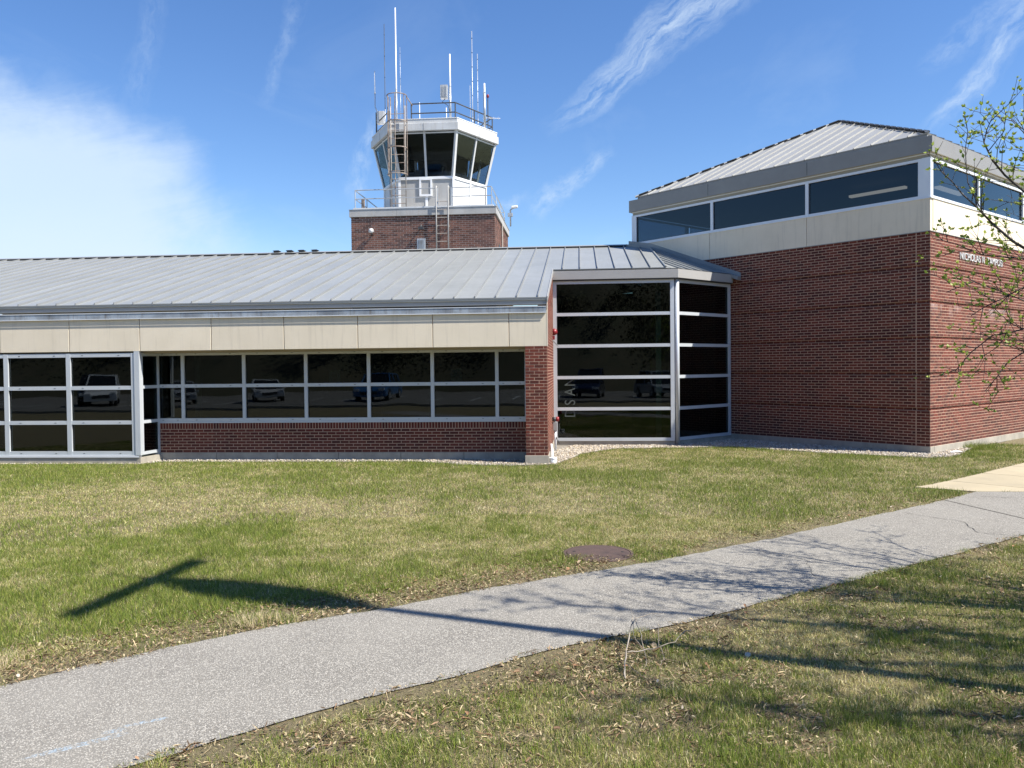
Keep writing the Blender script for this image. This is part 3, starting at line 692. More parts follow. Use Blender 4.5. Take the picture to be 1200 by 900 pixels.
# consoles and a blind inside the cab
m = MB(); hx = hexa(1.55, Z1+.02)
for i in (3, 4, 5, 0): 
    a, b = hx[i], hx[(i+1) % 6]; n = Vector((-(b-a).y, (b-a).x, 0)).normalized()
    m.prism([a, b, b+n*.3, a+n*.3], (0, 0, .22))
m.box(-.55, -.2, -.9, -.7, Z1, Z1+.42); m.box(.3, .7, -.8, -.6, Z1, Z1+.36); m.box(.95, 1.2, -.4, -.2, Z1, Z1+.4)
m.build('console', 'steel_dark', tw)
for i in (0, 1, 2, 3):      # roller blinds drawn half way down behind the rear panes
    hb, ht = hexa(SB+.19, Z1+.80), hexa(ST-.12, Z2-.03); a0, b0, a1, b1 = hb[i], hb[(i+1) % 6], ht[i], ht[(i+1) % 6]
    n = ((b0-a0).cross(a1-a0)).normalized()
    if i != 3: MB().prism([a0+(b0-a0)*.04, b0+(a0-b0)*.04, b1+(a1-b1)*.04, a1+(b1-a1)*.04], n*-.01).build('roller_blind', 'interior', tw)
# roof slab
MB().prism(hexa(2.40, Z2), (0, 0, .26)).build('roof_fascia', 'white_metal', tw, bevel=.01)
MB().prism(hexa(2.345, Z2+.26), (0, 0, .16)).build('roof_parapet', 'white_metal', tw, bevel=.01)
m = MB()
for i in range(6):
    a, b = hexa(2.405, Z2+.005)[i], hexa(2.405, Z2+.005)[(i+1) % 6]; p = (a+b)/2; u = (b-a).normalized(); n = Vector((u.y, -u.x, 0))
    m.prism([p-u*.004-n*.02, p+u*.004-n*.02, p+u*.004-n*.02+Vector((0, 0, .25)), p-u*.004-n*.02+Vector((0, 0, .25))], n*.024)
m.build('fascia_joint', 'rib', tw)
MB().prism(hexa(2.36, Z2+.405), (0, 0, .02)).build('roof_cap', 'trim', tw)
# roof rails
hr = hexa(2.17, 0)
def rail(parent, pts, zs, r, mat, posts=True, name='railing', zb=0):
    m = MB()
    for z in zs: m.tube([Vector((p[0], p[1], z)) for p in pts], r, 6)
    if posts:
        for p in pts: m.tube([(p[0], p[1], zb), (p[0], p[1], zs[-1])], r*1.05, 6)
    return m.build(name, mat, parent)
RZ = Z2+.42
m_ = hr[4]+(hr[5]-hr[4])*0
gapL = Vector((-.46, hr[4].y, 0))
rail(tw, [gapL, hr[5], hr[5]*.5+hr[0]*.5, hr[0], hr[1], hr[2], hr[3]], [RZ+.23, RZ+.56], .022, 'steel_dark', name='roof_railing', zb=RZ)
rail(tw, [hr[3], hr[3]*.25+hr[4]*.75], [RZ+.18, RZ+.50], .022, 'steel_dark', name='roof_railing', zb=RZ)
# deck rails
DX, DY = TX-.12, TY-.12
lx0, lx1 = .50, .90
rail(tw, [(lx0, -DY, 0), (-DX, -DY, 0), (-DX, -.8, 0), (-DX, .8, 0), (-DX, DY, 0), (0, DY, 0), (DX, DY, 0), (DX, .8, 0), (DX, -.8, 0), (DX, -DY, 0), (lx1+.08, -DY, 0)], [7.95, 8.25], .018, 'galv', name='deck_railing', zb=7.6)
# deck ladder from the roof below
m = MB()
for x in (lx0, lx1+.01): m.tube([(x, -TY-.13, 5.75), (x, -TY-.13, 8.20), (x, -TY-.06, 8.27), (x, -DY+.03, 8.27), (x, -DY+.05, 7.64)], .024, 8)
lad = m.build('deck_ladder', 'cabgrey', tw, smooth=True)
for i in range(8): MB().tube([(lx0, -TY-.13, 5.85+.27*i), (lx1+.01, -TY-.13, 5.85+.27*i)], .012, 6).build('rung', 'ladder', lad)
MB().box(lx0-.02, lx0+.02, -TY-.12, -TY, 6.9, 6.93).box(lx1-.01, lx1+.03, -TY-.12, -TY, 6.9, 6.93).build('bracket', 'ladder', lad)
# caged ladder to the cab roof
cx0, cx1, cy_ = -1.13, -.62, -.866*2.40-.10
m = MB()
for x in (cx0, cx1): m.tube([(x, cy_, 7.65), (x, cy_, 11.15)], .019, 8)
cl2 = m.build('cab_ladder', 'ladder', tw, smooth=True)
for i in range(12): MB().tube([(cx0, cy_, 7.8+.28*i), (cx1, cy_, 7.8+.28*i)], .012, 6).build('rung', 'rust', cl2)
xm = (cx0+cx1)/2
def hoop(z, rr=.36):
    return [(xm+rr*math.sin(a)*.95, cy_-.02-(rr*1.0)*(1-math.cos(a))*.0-rr*(math.cos(a)+.35)*.9, z) for a in np.linspace(-1.95, 1.95, 13)]
for z in (8.75, 9.65, 10.55, 11.45): MB().tube(hoop(z), .017, 6).build('cage_hoop', 'rust', cl2)
for k2 in (0, 3, 6, 9, 12):
    a = hoop(0)[k2]; MB().tube([(a[0], a[1], 8.72), (a[0], a[1], 11.45)], .013, 6).build('cage_bar', 'rust', cl2)
m = MB().tube([(cx0, cy_, 11.45), (cx0, cy_, 11.1)], .02, 6); m.tube([(hoop(0)[12][0], hoop(0)[12][1], 11.45), (cx1+.22, cy_+.2, 11.2), (gapL.x, gapL.y, RZ+.56)], .018, 6); m.build('grab_rail', 'rust', cl2)
for i, x in enumerate((-1.19, -1.0)): MB().tube([(x, cy_+.03, 7.7), (x+.01, cy_+.02, 9.2), (x-.04+i*.05, cy_+.02, 11.0+.3*i)], .014, 6).build('conduit', 'rust', tw)
# small window in the cab wall
fy = -.866*SB
m = MB().box(-.25, .20, fy-.045, fy+.01, 8.13, 8.19).box(-.25, .20, fy-.045, fy+.01, 8.69, 8.75).box(-.25, -.19, fy-.043, fy+.01, 8.19, 8.69).box(.14, .20, fy-.043, fy+.01, 8.19, 8.69)
cw = m.build('cab_wall_window', 'trim', tw); MB().box(-.19, .14, fy-.02, fy-.012, 8.19, 8.69).build('pane', 'cabgrey', cw)
# service hatch, lamps
m = MB().box(-.20, .10, -TY-.035, -TY+.01, 5.9, 6.52); hh = m.build('service_hatch', 'galv', tw, bevel=.01)
MB().box(-.15, .06, -TY-.045, -TY-.034, 5.95, 6.47).build('hatch_door', 'gutter', hh, bevel=.006)
MB().tube([(-.02, -TY, 6.93), (-.02, -TY-.16, 6.95), (-.02, -TY-.2, 6.88)], .03, 8).box(-.10, .07, -TY-.27, -TY-.13, 6.80, 6.89).build('wall_lamp', 'steel_dark', tw)
m = MB().lathe([(.02, 0), (.075, .02), (.09, .06), (.075, .14), (.03, .16)], 16, (0, 0, 0)); wl = m.build('wall_lamp', 'white_metal', tw, loc=(-1.75, -TY-.17, 6.72), smooth=True)
MB().tube([(0, .17, -.02), (0, .03, -.02), (0, 0, .05)], .03, 8).build('lamp_arm', 'steel_dark', wl)
m = MB().tube([(-TX+.35, -TY+.3, 7.6), (-TX+.35, -TY+.3, 7.98)], .06, 10); m.build('vent_pipe', 'rust', tw)
m = MB().box(TX-.004, TX+.02, -1.3, -1.0, 5.8, 6.45); m.build('side_window', 'steel_dark', tw)
MB().tube([(TX+.04, -.35, 5.2), (TX+.04, -.35, 7.3)], .03, 8).build('conduit', 'ladder', tw)
# roof equipment and antennas: things of their own standing on the roof
TW0 = Vector((-4.626, 12.47, 0))
def antenna(label, x, y, z0, zw, z1, r, wm='antenna_white', mm='galv', bands=0, grp='antennas standing on the control tower roof', bend=None):
    r *= .72
    t = thing('antenna', label, 'antenna', (x, y, z0), 0, grp)
    if bend: MB().tube([(bend[0], 0, 0), (bend[0], 0, bend[1]), (bend[0]*.35, 0, bend[1]+.12), (0, 0, bend[1]+.35), (0, 0, zw-z0)], r*.8, 8).build('mast', mm, t, smooth=True)
    else: MB().tube([(0, 0, 0), (0, 0, zw-z0)], r*1.25, 8).build('mast', mm, t, smooth=True)
    MB().tube([(0, 0, zw-z0), (0, 0, zw-z0+.05), (0, 0, z1-z0)], [r*1.35, r, r*.8], 8).build('rod', wm, t, smooth=True)
    if bands:
        m = MB()
        for i in range(bands): z = (zw-z0)+(z1-zw)*(i+.5)/bands; m.tube([(0, 0, z-.012), (0, 0, z+.012)], r*1.35, 8)
        m.build('clamp', 'steel_dark', t)
    return t
ZT = RZ+.012
antenna('short white rod antenna on a curved bracket at the left edge of the cab roof', -6.80, 12.3, 11.35, 12.3, 13.12, .034, bend=(.28, .1))
antenna('thin dark whip antenna, second from left on the cab roof', -6.35, 12.0, ZT, 11.6, 14.7, .018, 'steel_dark', bands=4)
antenna('tall thick white rod antenna, highest of all on the cab roof', -5.93, 12.0, ZT, 12.3, 15.27, .038)
antenna('slim grey whip just right of the tall thick white rod', -5.86, 12.4, ZT, 12.6, 14.0, .010, 'galv', bands=3)
antenna('very short white rod behind the front roof rail, left one of two', -5.19, 12.6, ZT, 10.9, 12.0, .022)
antenna('very short white rod below the grey box mast on the cab roof', -4.15, 12.4, ZT, 10.9, 11.7, .028)
antenna('white rod antenna on the mast that carries the grey equipment box', -3.81, 11.2, ZT, 12.05, 13.2, .042, mm='galv')
antenna('short pale rod antenna left of the two tall whips', -3.24, 12.3, ZT, 10.9, 12.45, .022)
antenna('tall banded whip antenna, highest on the right side of the cab roof', -3.12, 12.0, ZT, 11.2, 14.3, .018, 'galv', bands=6)
antenna('banded whip antenna, lower one of the two tall ones on the right', -2.95, 12.2, ZT, 11.2, 13.55, .015, 'galv', bands=6)
antenna('thick pole with white tip beside the red obstruction light', -2.68, 12.0, ZT, 12.05, 12.4, .05, mm='galv')
for (x, y, z0, z1, r) in ((-6.35, 12.0, 14.7, 15.3, .006), (-3.12, 12.0, 14.3, 15.3, .007), (-2.95, 12.2, 13.55, 14.3, .006)): pass
t = thing('equipment_box', 'grey finned equipment box strapped to a mast on the cab roof', 'equipment box', (-3.98, 11.15, 11.62))
MB().box(-.16, .10, -.12, .12, 0, .46).build('housing', 'galv', t, bevel=.01)
m = MB()
for i in range(5): m.box(-.14+i*.05, -.125+i*.05, -.15, -.121, .03, .43)
m.build('cooling_fin', 'white_metal', t); MB().tube([(.0, 0, 0), (-.1, -.05, -.12), (.1, 0, -.25), (.15, 0, -.45)], .012, 6).build('cable', 'steel_dark', t)
t = thing('equipment_box', 'white equipment box on the left end of the cab roof railing', 'equipment box', (-6.62, 12.2, 11.12))
MB().box(-.08, .20, -.1, .1, 0, .46).build('housing', 'white_metal', t, bevel=.012); MB().tube([(-.1, -.05, -.35), (-.1, -.05, .42)], .03, 6).build('bracket', 'steel_dark', t)
t = thing('obstruction_light', 'red obstruction light on a thin pole at the right of the cab roof', 'warning light', (-2.56, 12.0, ZT))
MB().tube([(0, 0, 0), (0, 0, 1.13)], .018, 6).build('pole', 'steel_dark', t); MB().lathe([(.02, 0), (.045, .02), (.05, .09), (.03, .12)], 14, (0, 0, 1.13)).build('lens', 'red', t, smooth=True)
t = thing('yagi_antenna', 'small horizontal yagi antenna at the right edge of the cab roof', 'antenna', (-2.75, 12.1, ZT+.45))
m = MB().tube([(0, 0, 0), (.62, .1, -.02)], .012, 6)
m.build('boom', 'antenna_white', t); m = MB()
for i in range(4): m.tube([(.15*i+.1, .02*i-.12, -.005*i), (.15*i+.1, .02*i+.14, -.005*i)], .007, 5)
m.build('element', 'antenna_white', t)
t = thing('floodlight', 'small white floodlight on the far right end of the tower deck railing', 'floodlight', (-2.02, 14.85, 8.0))
MB().tube([(0, 0, -.3), (0, 0, .35), (.12, -.05, .42)], .03, 8).build('arm', 'galv', t, smooth=True)
MB().box(.10, .36, -.12, .05, .38, .48).build('lamp_head', 'antenna_white', t, rot=(0, R(-8), 0), bevel=.03)
MB().box(-.1, .1, -.1, .0, .08, .22).build('sensor', 'galv', t, bevel=.01)
# ============================================================ SITE
def smooth(t): return t*t*(3-2*t)
class VN:      # value noise on numpy arrays
    def __init__(s, seed): s.g = np.random.default_rng(seed).random((256, 256))
    def __call__(s, x, y, sc, oc=3):
        r = 0; a = 1; tot = 0
        for o in range(oc):
            u = x*sc*2**o+17.3*o; v = y*sc*2**o-9.1*o; i = np.floor(u).astype(int); j = np.floor(v).astype(int); fu = smooth(u-i); fv = smooth(v-j)
            g = s.g; i0, i1, j0, j1 = i % 256, (i+1) % 256, j % 256, (j+1) % 256
            r = r+a*((g[i0, j0]*(1-fu)+g[i1, j0]*fu)*(1-fv)+(g[i0, j1]*(1-fu)+g[i1, j1]*fu)*fv); tot += a; a *= .55
        return r/tot
vn = VN(3); vn2 = VN(5); vn3 = VN(8)
TE = [(-9, -17.2), (-5.2, -14.2), (-3.175, -12.393), (-2.741, -11.932), (-1.93, -11.132), (-1.022, -10.531), (.03, -9.70), (1.408, -8.78), (2.93, -7.56), (4.337, -6.30), (6.091, -4.75), (6.75, -4.12), (7.06, -3.81)]
BE = [(-7.2, -18.3), (-4.0, -15.35), (-1.704, -13.384), (-1.19, -12.929), (-.711, -12.468), (-.022, -11.93), (.437, -11.52), (1.516, -10.80), (2.339, -10.16), (3.314, -9.41), (4.505, -8.46), (6.036, -7.213), (9.0, -4.9), (13, -1.8)]
GE = [(-30, -.1), (-12.427, -.12), (-9.1, -.08), (-8.736, .35), (-4.681, .33), (-3.136, .40), (-2.3, .1), (-1.859, -.22), (-.754, -.36), (.142, -.15), (.45, .9), (.72, 1.95), (1.549, 3.10), (3.278, 3.34), (4.589, 3.50), (6.293, 2.15), (7.578, 1.38), (8.359, 1.02), (8.9, 1.25), (9.385, 1.85), (9.9, 2.7), (12, 5.1), (20, 13)]
te, be, ge = map(np.array, (TE, BE, GE))
TT = lambda x: np.interp(x, te[:, 0], te[:, 1]); BB = lambda x: np.interp(x, be[:, 0], be[:, 1]); GG = lambda x: np.interp(x, ge[:, 0], ge[:, 1])
CONC = [(6.30, -3.34), (6.75, -2.98), (7.91, -1.87), (9.99, .25), (16, 6.7), (19, 3.5), (9.9, -3.806), (7.06, -3.806), (6.75, -3.60)]
def inpoly(x, y, P):
    r = np.zeros(x.shape, bool); n = len(P)
    for i in range(n):
        (x0, y0), (x1, y1) = P[i], P[(i+1) % n]
        if y0 == y1: continue
        c = ((y0 > y) != (y1 > y)) & (x < (x1-x0)*(y-y0)/(y1-y0)+x0); r ^= c
    return r
def pathdist(x, y):     # signed: <0 inside the asphalt
    wob = (vn2(x, y, 3.1, 3)-.5)*.16
    dt = (y-TT(x))*.76+wob; db = (BB(x)-y)*.77+wob
    right = (x > 7.06); dt = np.where(right, y+3.806, dt)
    return np.maximum(dt, db)
def sheet(name, polys, mat, z, thick=None):
    m = MB()
    for P in polys: 
        if thick: m.prism([(a, b, z-thick) for a, b in P], (0, 0, thick))
        else: m.add([(a, b, z) for a, b in P], [tuple(range(len(P)))])
    return m.build(name, mat)
# ground
def groundmat():
    m, n, b = newmat('lawn_soil'); p = npos(n)
    a = nnoise(n, p, 1.1, 4, .6); f = nnoise(n, npos(n, (1, 1, 1)), 45, 6, .75, .4); v = nnoise(n, p, 190, 4, .7)
    base = nramp(n, a, [(.3, (.17, .165, .06)), (.5, (.21, .175, .085)), (.72, (.18, .135, .08))])
    straw = nmix(n, nramp(n, f, [(.42, g3(0)), (.62, g3(1))]), base, (.30, .25, .14))
    dk = nmix(n, nramp(n, v, [(.35, g3(1)), (.55, g3(0))]), straw, (.05, .04, .025))
    link(n, dk, b.inputs['Base Color']); b.inputs['Roughness'].default_value = .95
    nbump(n, b, nmath(n, 'ADD', f, v), .9, .02); return m
M['ground'] = groundmat()
G = 700
struct(MB().add([(-G, -G, 0), (G, -G, 0), (G, G, 0), (-G, G, 0)], [(0, 1, 2, 3)]).build('ground', 'ground'))
def asphalt(name, base, worn, speck, chalk=False, k=1.):
    m, n, b = newmat(name); p = npos(n)
    vo = n.nodes.new('ShaderNodeTexVoronoi'); link(n, p, vo.inputs['Vector']); vo.inputs['Scale'].default_value = 105*k
    vc = n.nodes.new('ShaderNodeSeparateColor'); link(n, vo.outputs['Color'], vc.inputs[0])
    st = nramp(n, vc.outputs[0], [(0, (.15, .135, .115)), (.3, (.27, .255, .222)), (.6, (.36, .342, .302)), (.85, (.55, .525, .465)), (1, (.22, .19, .15))])
    gap = nramp(n, vo.outputs['Distance'], [(.30, g3(0)), (.62, g3(1))])
    col = nmix(n, gap, st, base)
    big = nnoise(n, p, 1.3, 4, .6)
    col = nmix(n, nmath(n, 'MULTIPLY', nramp(n, big, [(.35, g3(0)), (.7, g3(1))]), .35), col, worn)
    if chalk:
        sx = n.nodes.new('ShaderNodeSeparateXYZ'); link(n, p, sx.inputs[0]); tot = None
        for cx, cy, ln, wd_, an in ((-2.12, -13.17, .30, .035, 40), (-1.90, -12.86, .16, .028, 35), (-2.02, -12.99, .07, .03, 30)):
            ca, sa = math.cos(R(an)), math.sin(R(an)); dx = nmath(n, 'SUBTRACT', sx.outputs[0], cx); dy = nmath(n, 'SUBTRACT', sx.outputs[1], cy)
            u = nmath(n, 'DIVIDE', nmath(n, 'ADD', nmath(n, 'MULTIPLY', dx, ca), nmath(n, 'MULTIPLY', dy, sa)), ln)
            w = nmath(n, 'DIVIDE', nmath(n, 'SUBTRACT', nmath(n, 'MULTIPLY', dy, ca), nmath(n, 'MULTIPLY', dx, sa)), wd_)
            r = nmath(n, 'SUBTRACT', 1., nmath(n, 'ADD', nmath(n, 'MULTIPLY', u, u), nmath(n, 'MULTIPLY', w, w)))
            r = nmath(n, 'MAXIMUM', r, 0.); tot = r if tot is None else nmath(n, 'MAXIMUM', tot, r)
        rough = nnoise(n, p, 45, 4, .7)
        cf = nmath(n, 'MULTIPLY', nmath(n, 'MINIMUM', nmath(n, 'MULTIPLY', tot, 2.), 1.), nramp(n, rough, [(.46, g3(0)), (.62, g3(.5))]))
        col = nmix(n, cf, col, (.30, .46, .62))
    link(n, col, b.inputs['Base Color']); b.inputs['Roughness'].default_value = .85
    nbump(n, b, nmath(n, 'SUBTRACT', 1., vo.outputs['Distance']), .7, .006); return m
M['path'] = asphalt('path_asphalt', (.155, .146, .128), (.31, .295, .26), 0, True, .95)
M['lot'] = asphalt('parking_asphalt', (.07, .07, .07), (.13, .13, .125), 0, False, .4)
M['gravelbed'] = surf('gravel_bed', (.24, .22, .19), (.17, .155, .135), 30, .95, bump=1., bsc=60)
M['walk'] = surf('walk_concrete', (.41, .35, .235), (.35, .30, .205), 1.2, .9, bump=.5, bsc=110, streak=.3, streakc=(.27, .24, .19), vary=.06, smap=(2, 2, 1))
xs_ = np.concatenate([np.linspace(-9, 7.06, 260)])
top = [(float(x), float(TT(x)+(vn3(np.array([x]), np.array([0.]), 5.3, 4)[0]-.5)*.10)) for x in xs_]
bot = [(float(x), float(BB(x)+(vn3(np.array([x]), np.array([7.]), 5.3, 4)[0]-.5)*.10)) for x in np.linspace(-7.2, 13, 320)]
# the joint across the path
J0, J1 = Vector((6.20, -4.62)), Vector((6.72, -6.66))
P1 = [q for q in bot if q[0] < J1.x-.0]+[(J1.x, J1.y)]+[(J0.x, J0.y)]+[q for q in top if q[0] < J0.x][::-1]
P2 = [(J1.x+.02, J1.y+.01)]+[q for q in bot if J1.x+.03 < q[0] < 10.2]+[(10.45, -3.77), (7.10, -3.77)]+[q for q in top if q[0] > J0.x+.03 and q[0] < 7.05][::-1]+[(J0.x+.02, J0.y)]
struct(sheet('path', [P1], 'path', .010)); struct(sheet('path', [P2], 'path', .012))
struct(sheet('path_joint', [[(J1.x-.01, J1.y-.01), (J1.x+.04, J1.y+.01), (J0.x+.04, J0.y), (J0.x-.01, J0.y)]], 'dark', .006))
ck = MB()
def crack(pts, w):
    rr = random.Random(len(pts)+int(pts[0][0]*10)); P = []
    for (a, b), (c, d) in zip(pts[:-1], pts[1:]):
        for k in range(8): t = k/8; P.append(Vector((a+(c-a)*t+rr.gauss(0, .012), b+(d-b)*t+rr.gauss(0, .012), .0145)))
    P.append(Vector((*pts[-1], .0145)))
    for p, q in zip(P[:-1], P[1:]):
        d = (q-p).normalized(); nn = Vector((-d.y, d.x, 0))*w*rr.uniform(.5, 1.2); ck.add([p-nn, q-nn, q+nn, p+nn], [(0, 1, 2, 3)])
crack([(5.2, -5.75), (5.7, -6.4), (5.55, -7.1), (5.95, -7.3)], .004); crack([(6.9, -4.3), (7.6, -4.5), (8.4, -4.3)], .004); crack([(2.6, -8.1), (3.1, -8.6), (3.0, -9.3)], .0025)
struct(ck.build('path_crack', 'dark'))
# concrete walk with joints
u = Vector((.70, .714)); v_ = Vector((.714, -.70))
cw_ = []
def clip(P, a, b, c):    # keep ax+by<=c
    o = []
    for i in range(len(P)):
        p, q = P[i], P[(i+1) % len(P)]; dp, dq = a*p[0]+b*p[1]-c, a*q[0]+b*q[1]-c
        if dp <= 0: o.append(p)
        if (dp < 0) != (dq < 0): t = dp/(dp-dq); o.append((p[0]+(q[0]-p[0])*t, p[1]+(q[1]-p[1])*t))
    return o
base = np.dot((7.6, -3.0), u)
walk = MB().add([(a, b, .0085) for a, b in CONC], [tuple(range(len(CONC)))]).build('concrete_walk', 'gravelbed'); struct(walk)
for i in range(-2, 9):
    a, b = base+i*1.5+.010, base+(i+1)*1.5-.010
    P = clip(clip(CONC, u.x, u.y, b), -u.x, -u.y, -a)
    if len(P) > 2: MB().prism([(p[0], p[1], -.02) for p in P], (0, 0, .036)).build('slab', 'walk', walk)
# gravel bed
gp = [(a, b) for a, b in GE if -30 <= a <= 12]
struct(sheet('gravel_bed', [[(-18, -.13), (-9.33, -.13), (-9.33, .1), (-18, .1)], [(-9.2, .0), (-8.736, .33), (-4.681, .31), (-3.136, .38), (-2.3, .08), (-1.859, -.24), (-.754, -.38), (-.4, -.33), (-.4, .75), (-9.2, .75)],
    [(-.5, -.35), (.142, -.17), (.45, .88), (.72, 1.93), (1.549, 3.08), (1.549, 4.3), (-.1, 4.3), (-.1, .2), (-.5, .0)], [(1.549, 3.08), (3.278, 3.32), (4.589, 3.48), (6.293, 2.13), (7.578, 1.36), (8.359, 1.0), (8.9, 1.23), (9.385, 1.83), (9.9, 2.68), (12, 5.08), (11.9, 5.4), (8.75, 2.1), (5.0, 6.0), (3.2, 4.3), (1.549, 4.3)]], 'gravelbed', .006))
def mass_mesh(name, V, F, C, mat, label=None, cat=None, kind='stuff'):
    """V (n,3), F (m,k) equal-sized faces, C (n,3) colours"""
    me = bpy.data.meshes.new(name); n, m, k = len(V), len(F), F.shape[1]
    me.vertices.add(n); me.vertices.foreach_set('co', V.astype(np.float32).ravel())
    me.loops.add(m*k); me.loops.foreach_set('vertex_index', F.astype(np.int32).ravel())
    me.polygons.add(m); me.polygons.foreach_set('loop_start', np.arange(0, m*k, k, dtype=np.int32)); me.polygons.foreach_set('loop_total', np.full(m, k, np.int32))
    a = me.attributes.new('col', 'FLOAT_COLOR', 'POINT'); a.data.foreach_set('color', np.concatenate([C, np.ones((n, 1))], 1).astype(np.float32).ravel())
    me.materials.append(M[mat]); me.update(calc_edges=True)
    o = bpy.data.objects.new(name, me); COL.objects.link(o); o['kind'] = kind
    if label: o['label'] = label; o['category'] = cat
    return o
# stones
def stones(n):
    x = rng.uniform(-13.5, 11.5, n); y = rng.uniform(-.5, 6, n); g = GG(x)
    d = np.hypot(x-CAM.x, y-CAM.y)
    wallA = (x-8.705)*(-.711)+(y-1.877)*(-.703)          # >0 in front of wall A
    wallB = (x-8.705)*(.703)+(y-1.877)*(-.711)
    ok = (y > g+(vn2(x, y, 2., 3)-.5)*.10-.02)
    ok &= ~((x < -9.15) & (y > .08)); ok &= ~((x < -.48) & (y > .74)); ok &= ~((x > -.52) & (x < .015) & (y > -.02)); ok &= ~((x < 3.3) & (y > 4.0)); ok &= ~((y-4.0 > x-3.2) & (x >= 3.2) & (x < 5.2))
    ok &= (wallA > .0) | (wallB > .0); ok &= (y < g+3.0)
    ok &= ~((x > 9.0) & (wallB > .62+.3*(vn(x, y, 1.5, 2)-.5)))
    return x[ok], y[ok]
x, y = stones(150000); keep = rng.permutation(len(x))[:26000]; x, y = x[keep], y[keep]; n = len(x)
r = rng.uniform(.010, .024, n)*np.where(y < .6, .9, 1.1)
oc = np.array([(1, 0, 0), (0, 1, 0), (-1, 0, 0), (0, -1, 0), (0, 0, 1), (0, 0, -1)], float)
of = np.array([(0, 1, 4), (1, 2, 4), (2, 3, 4), (3, 0, 4), (1, 0, 5), (2, 1, 5), (3, 2, 5), (0, 3, 5)])
an = rng.uniform(0, 6.28, n); ca, sa = np.cos(an), np.sin(an)
V = oc[None]*(1+rng.uniform(-.3, .3, (n, 6, 1)))*np.stack([rng.uniform(.8, 1.4, n), rng.uniform(.7, 1.1, n), rng.uniform(.45, .8, n)], 1)[:, None]*r[:, None, None]
V = np.stack([V[..., 0]*ca[:, None]-V[..., 1]*sa[:, None], V[..., 0]*sa[:, None]+V[..., 1]*ca[:, None], V[..., 2]], -1)
V += np.stack([x, y, .006+r*.4+rng.uniform(0, .012, n)], 1)[:, None]
pal = np.array([(.62, .56, .46), (.52, .44, .33), (.42, .38, .33), (.70, .66, .60), (.33, .29, .26), (.58, .48, .34)])
C = np.repeat((pal[rng.integers(0, 6, n)]*rng.uniform(.6, .98, (n, 1)))[:, None], 6, 1).reshape(-1, 3)
F = (of[None]+6*np.arange(n)[:, None, None]).reshape(-1, 3)
mass_mesh('gravel', V.reshape(-1, 3), F, C, 'stone', 'pale crushed gravel strip along the foot of the walls', 'gravel')
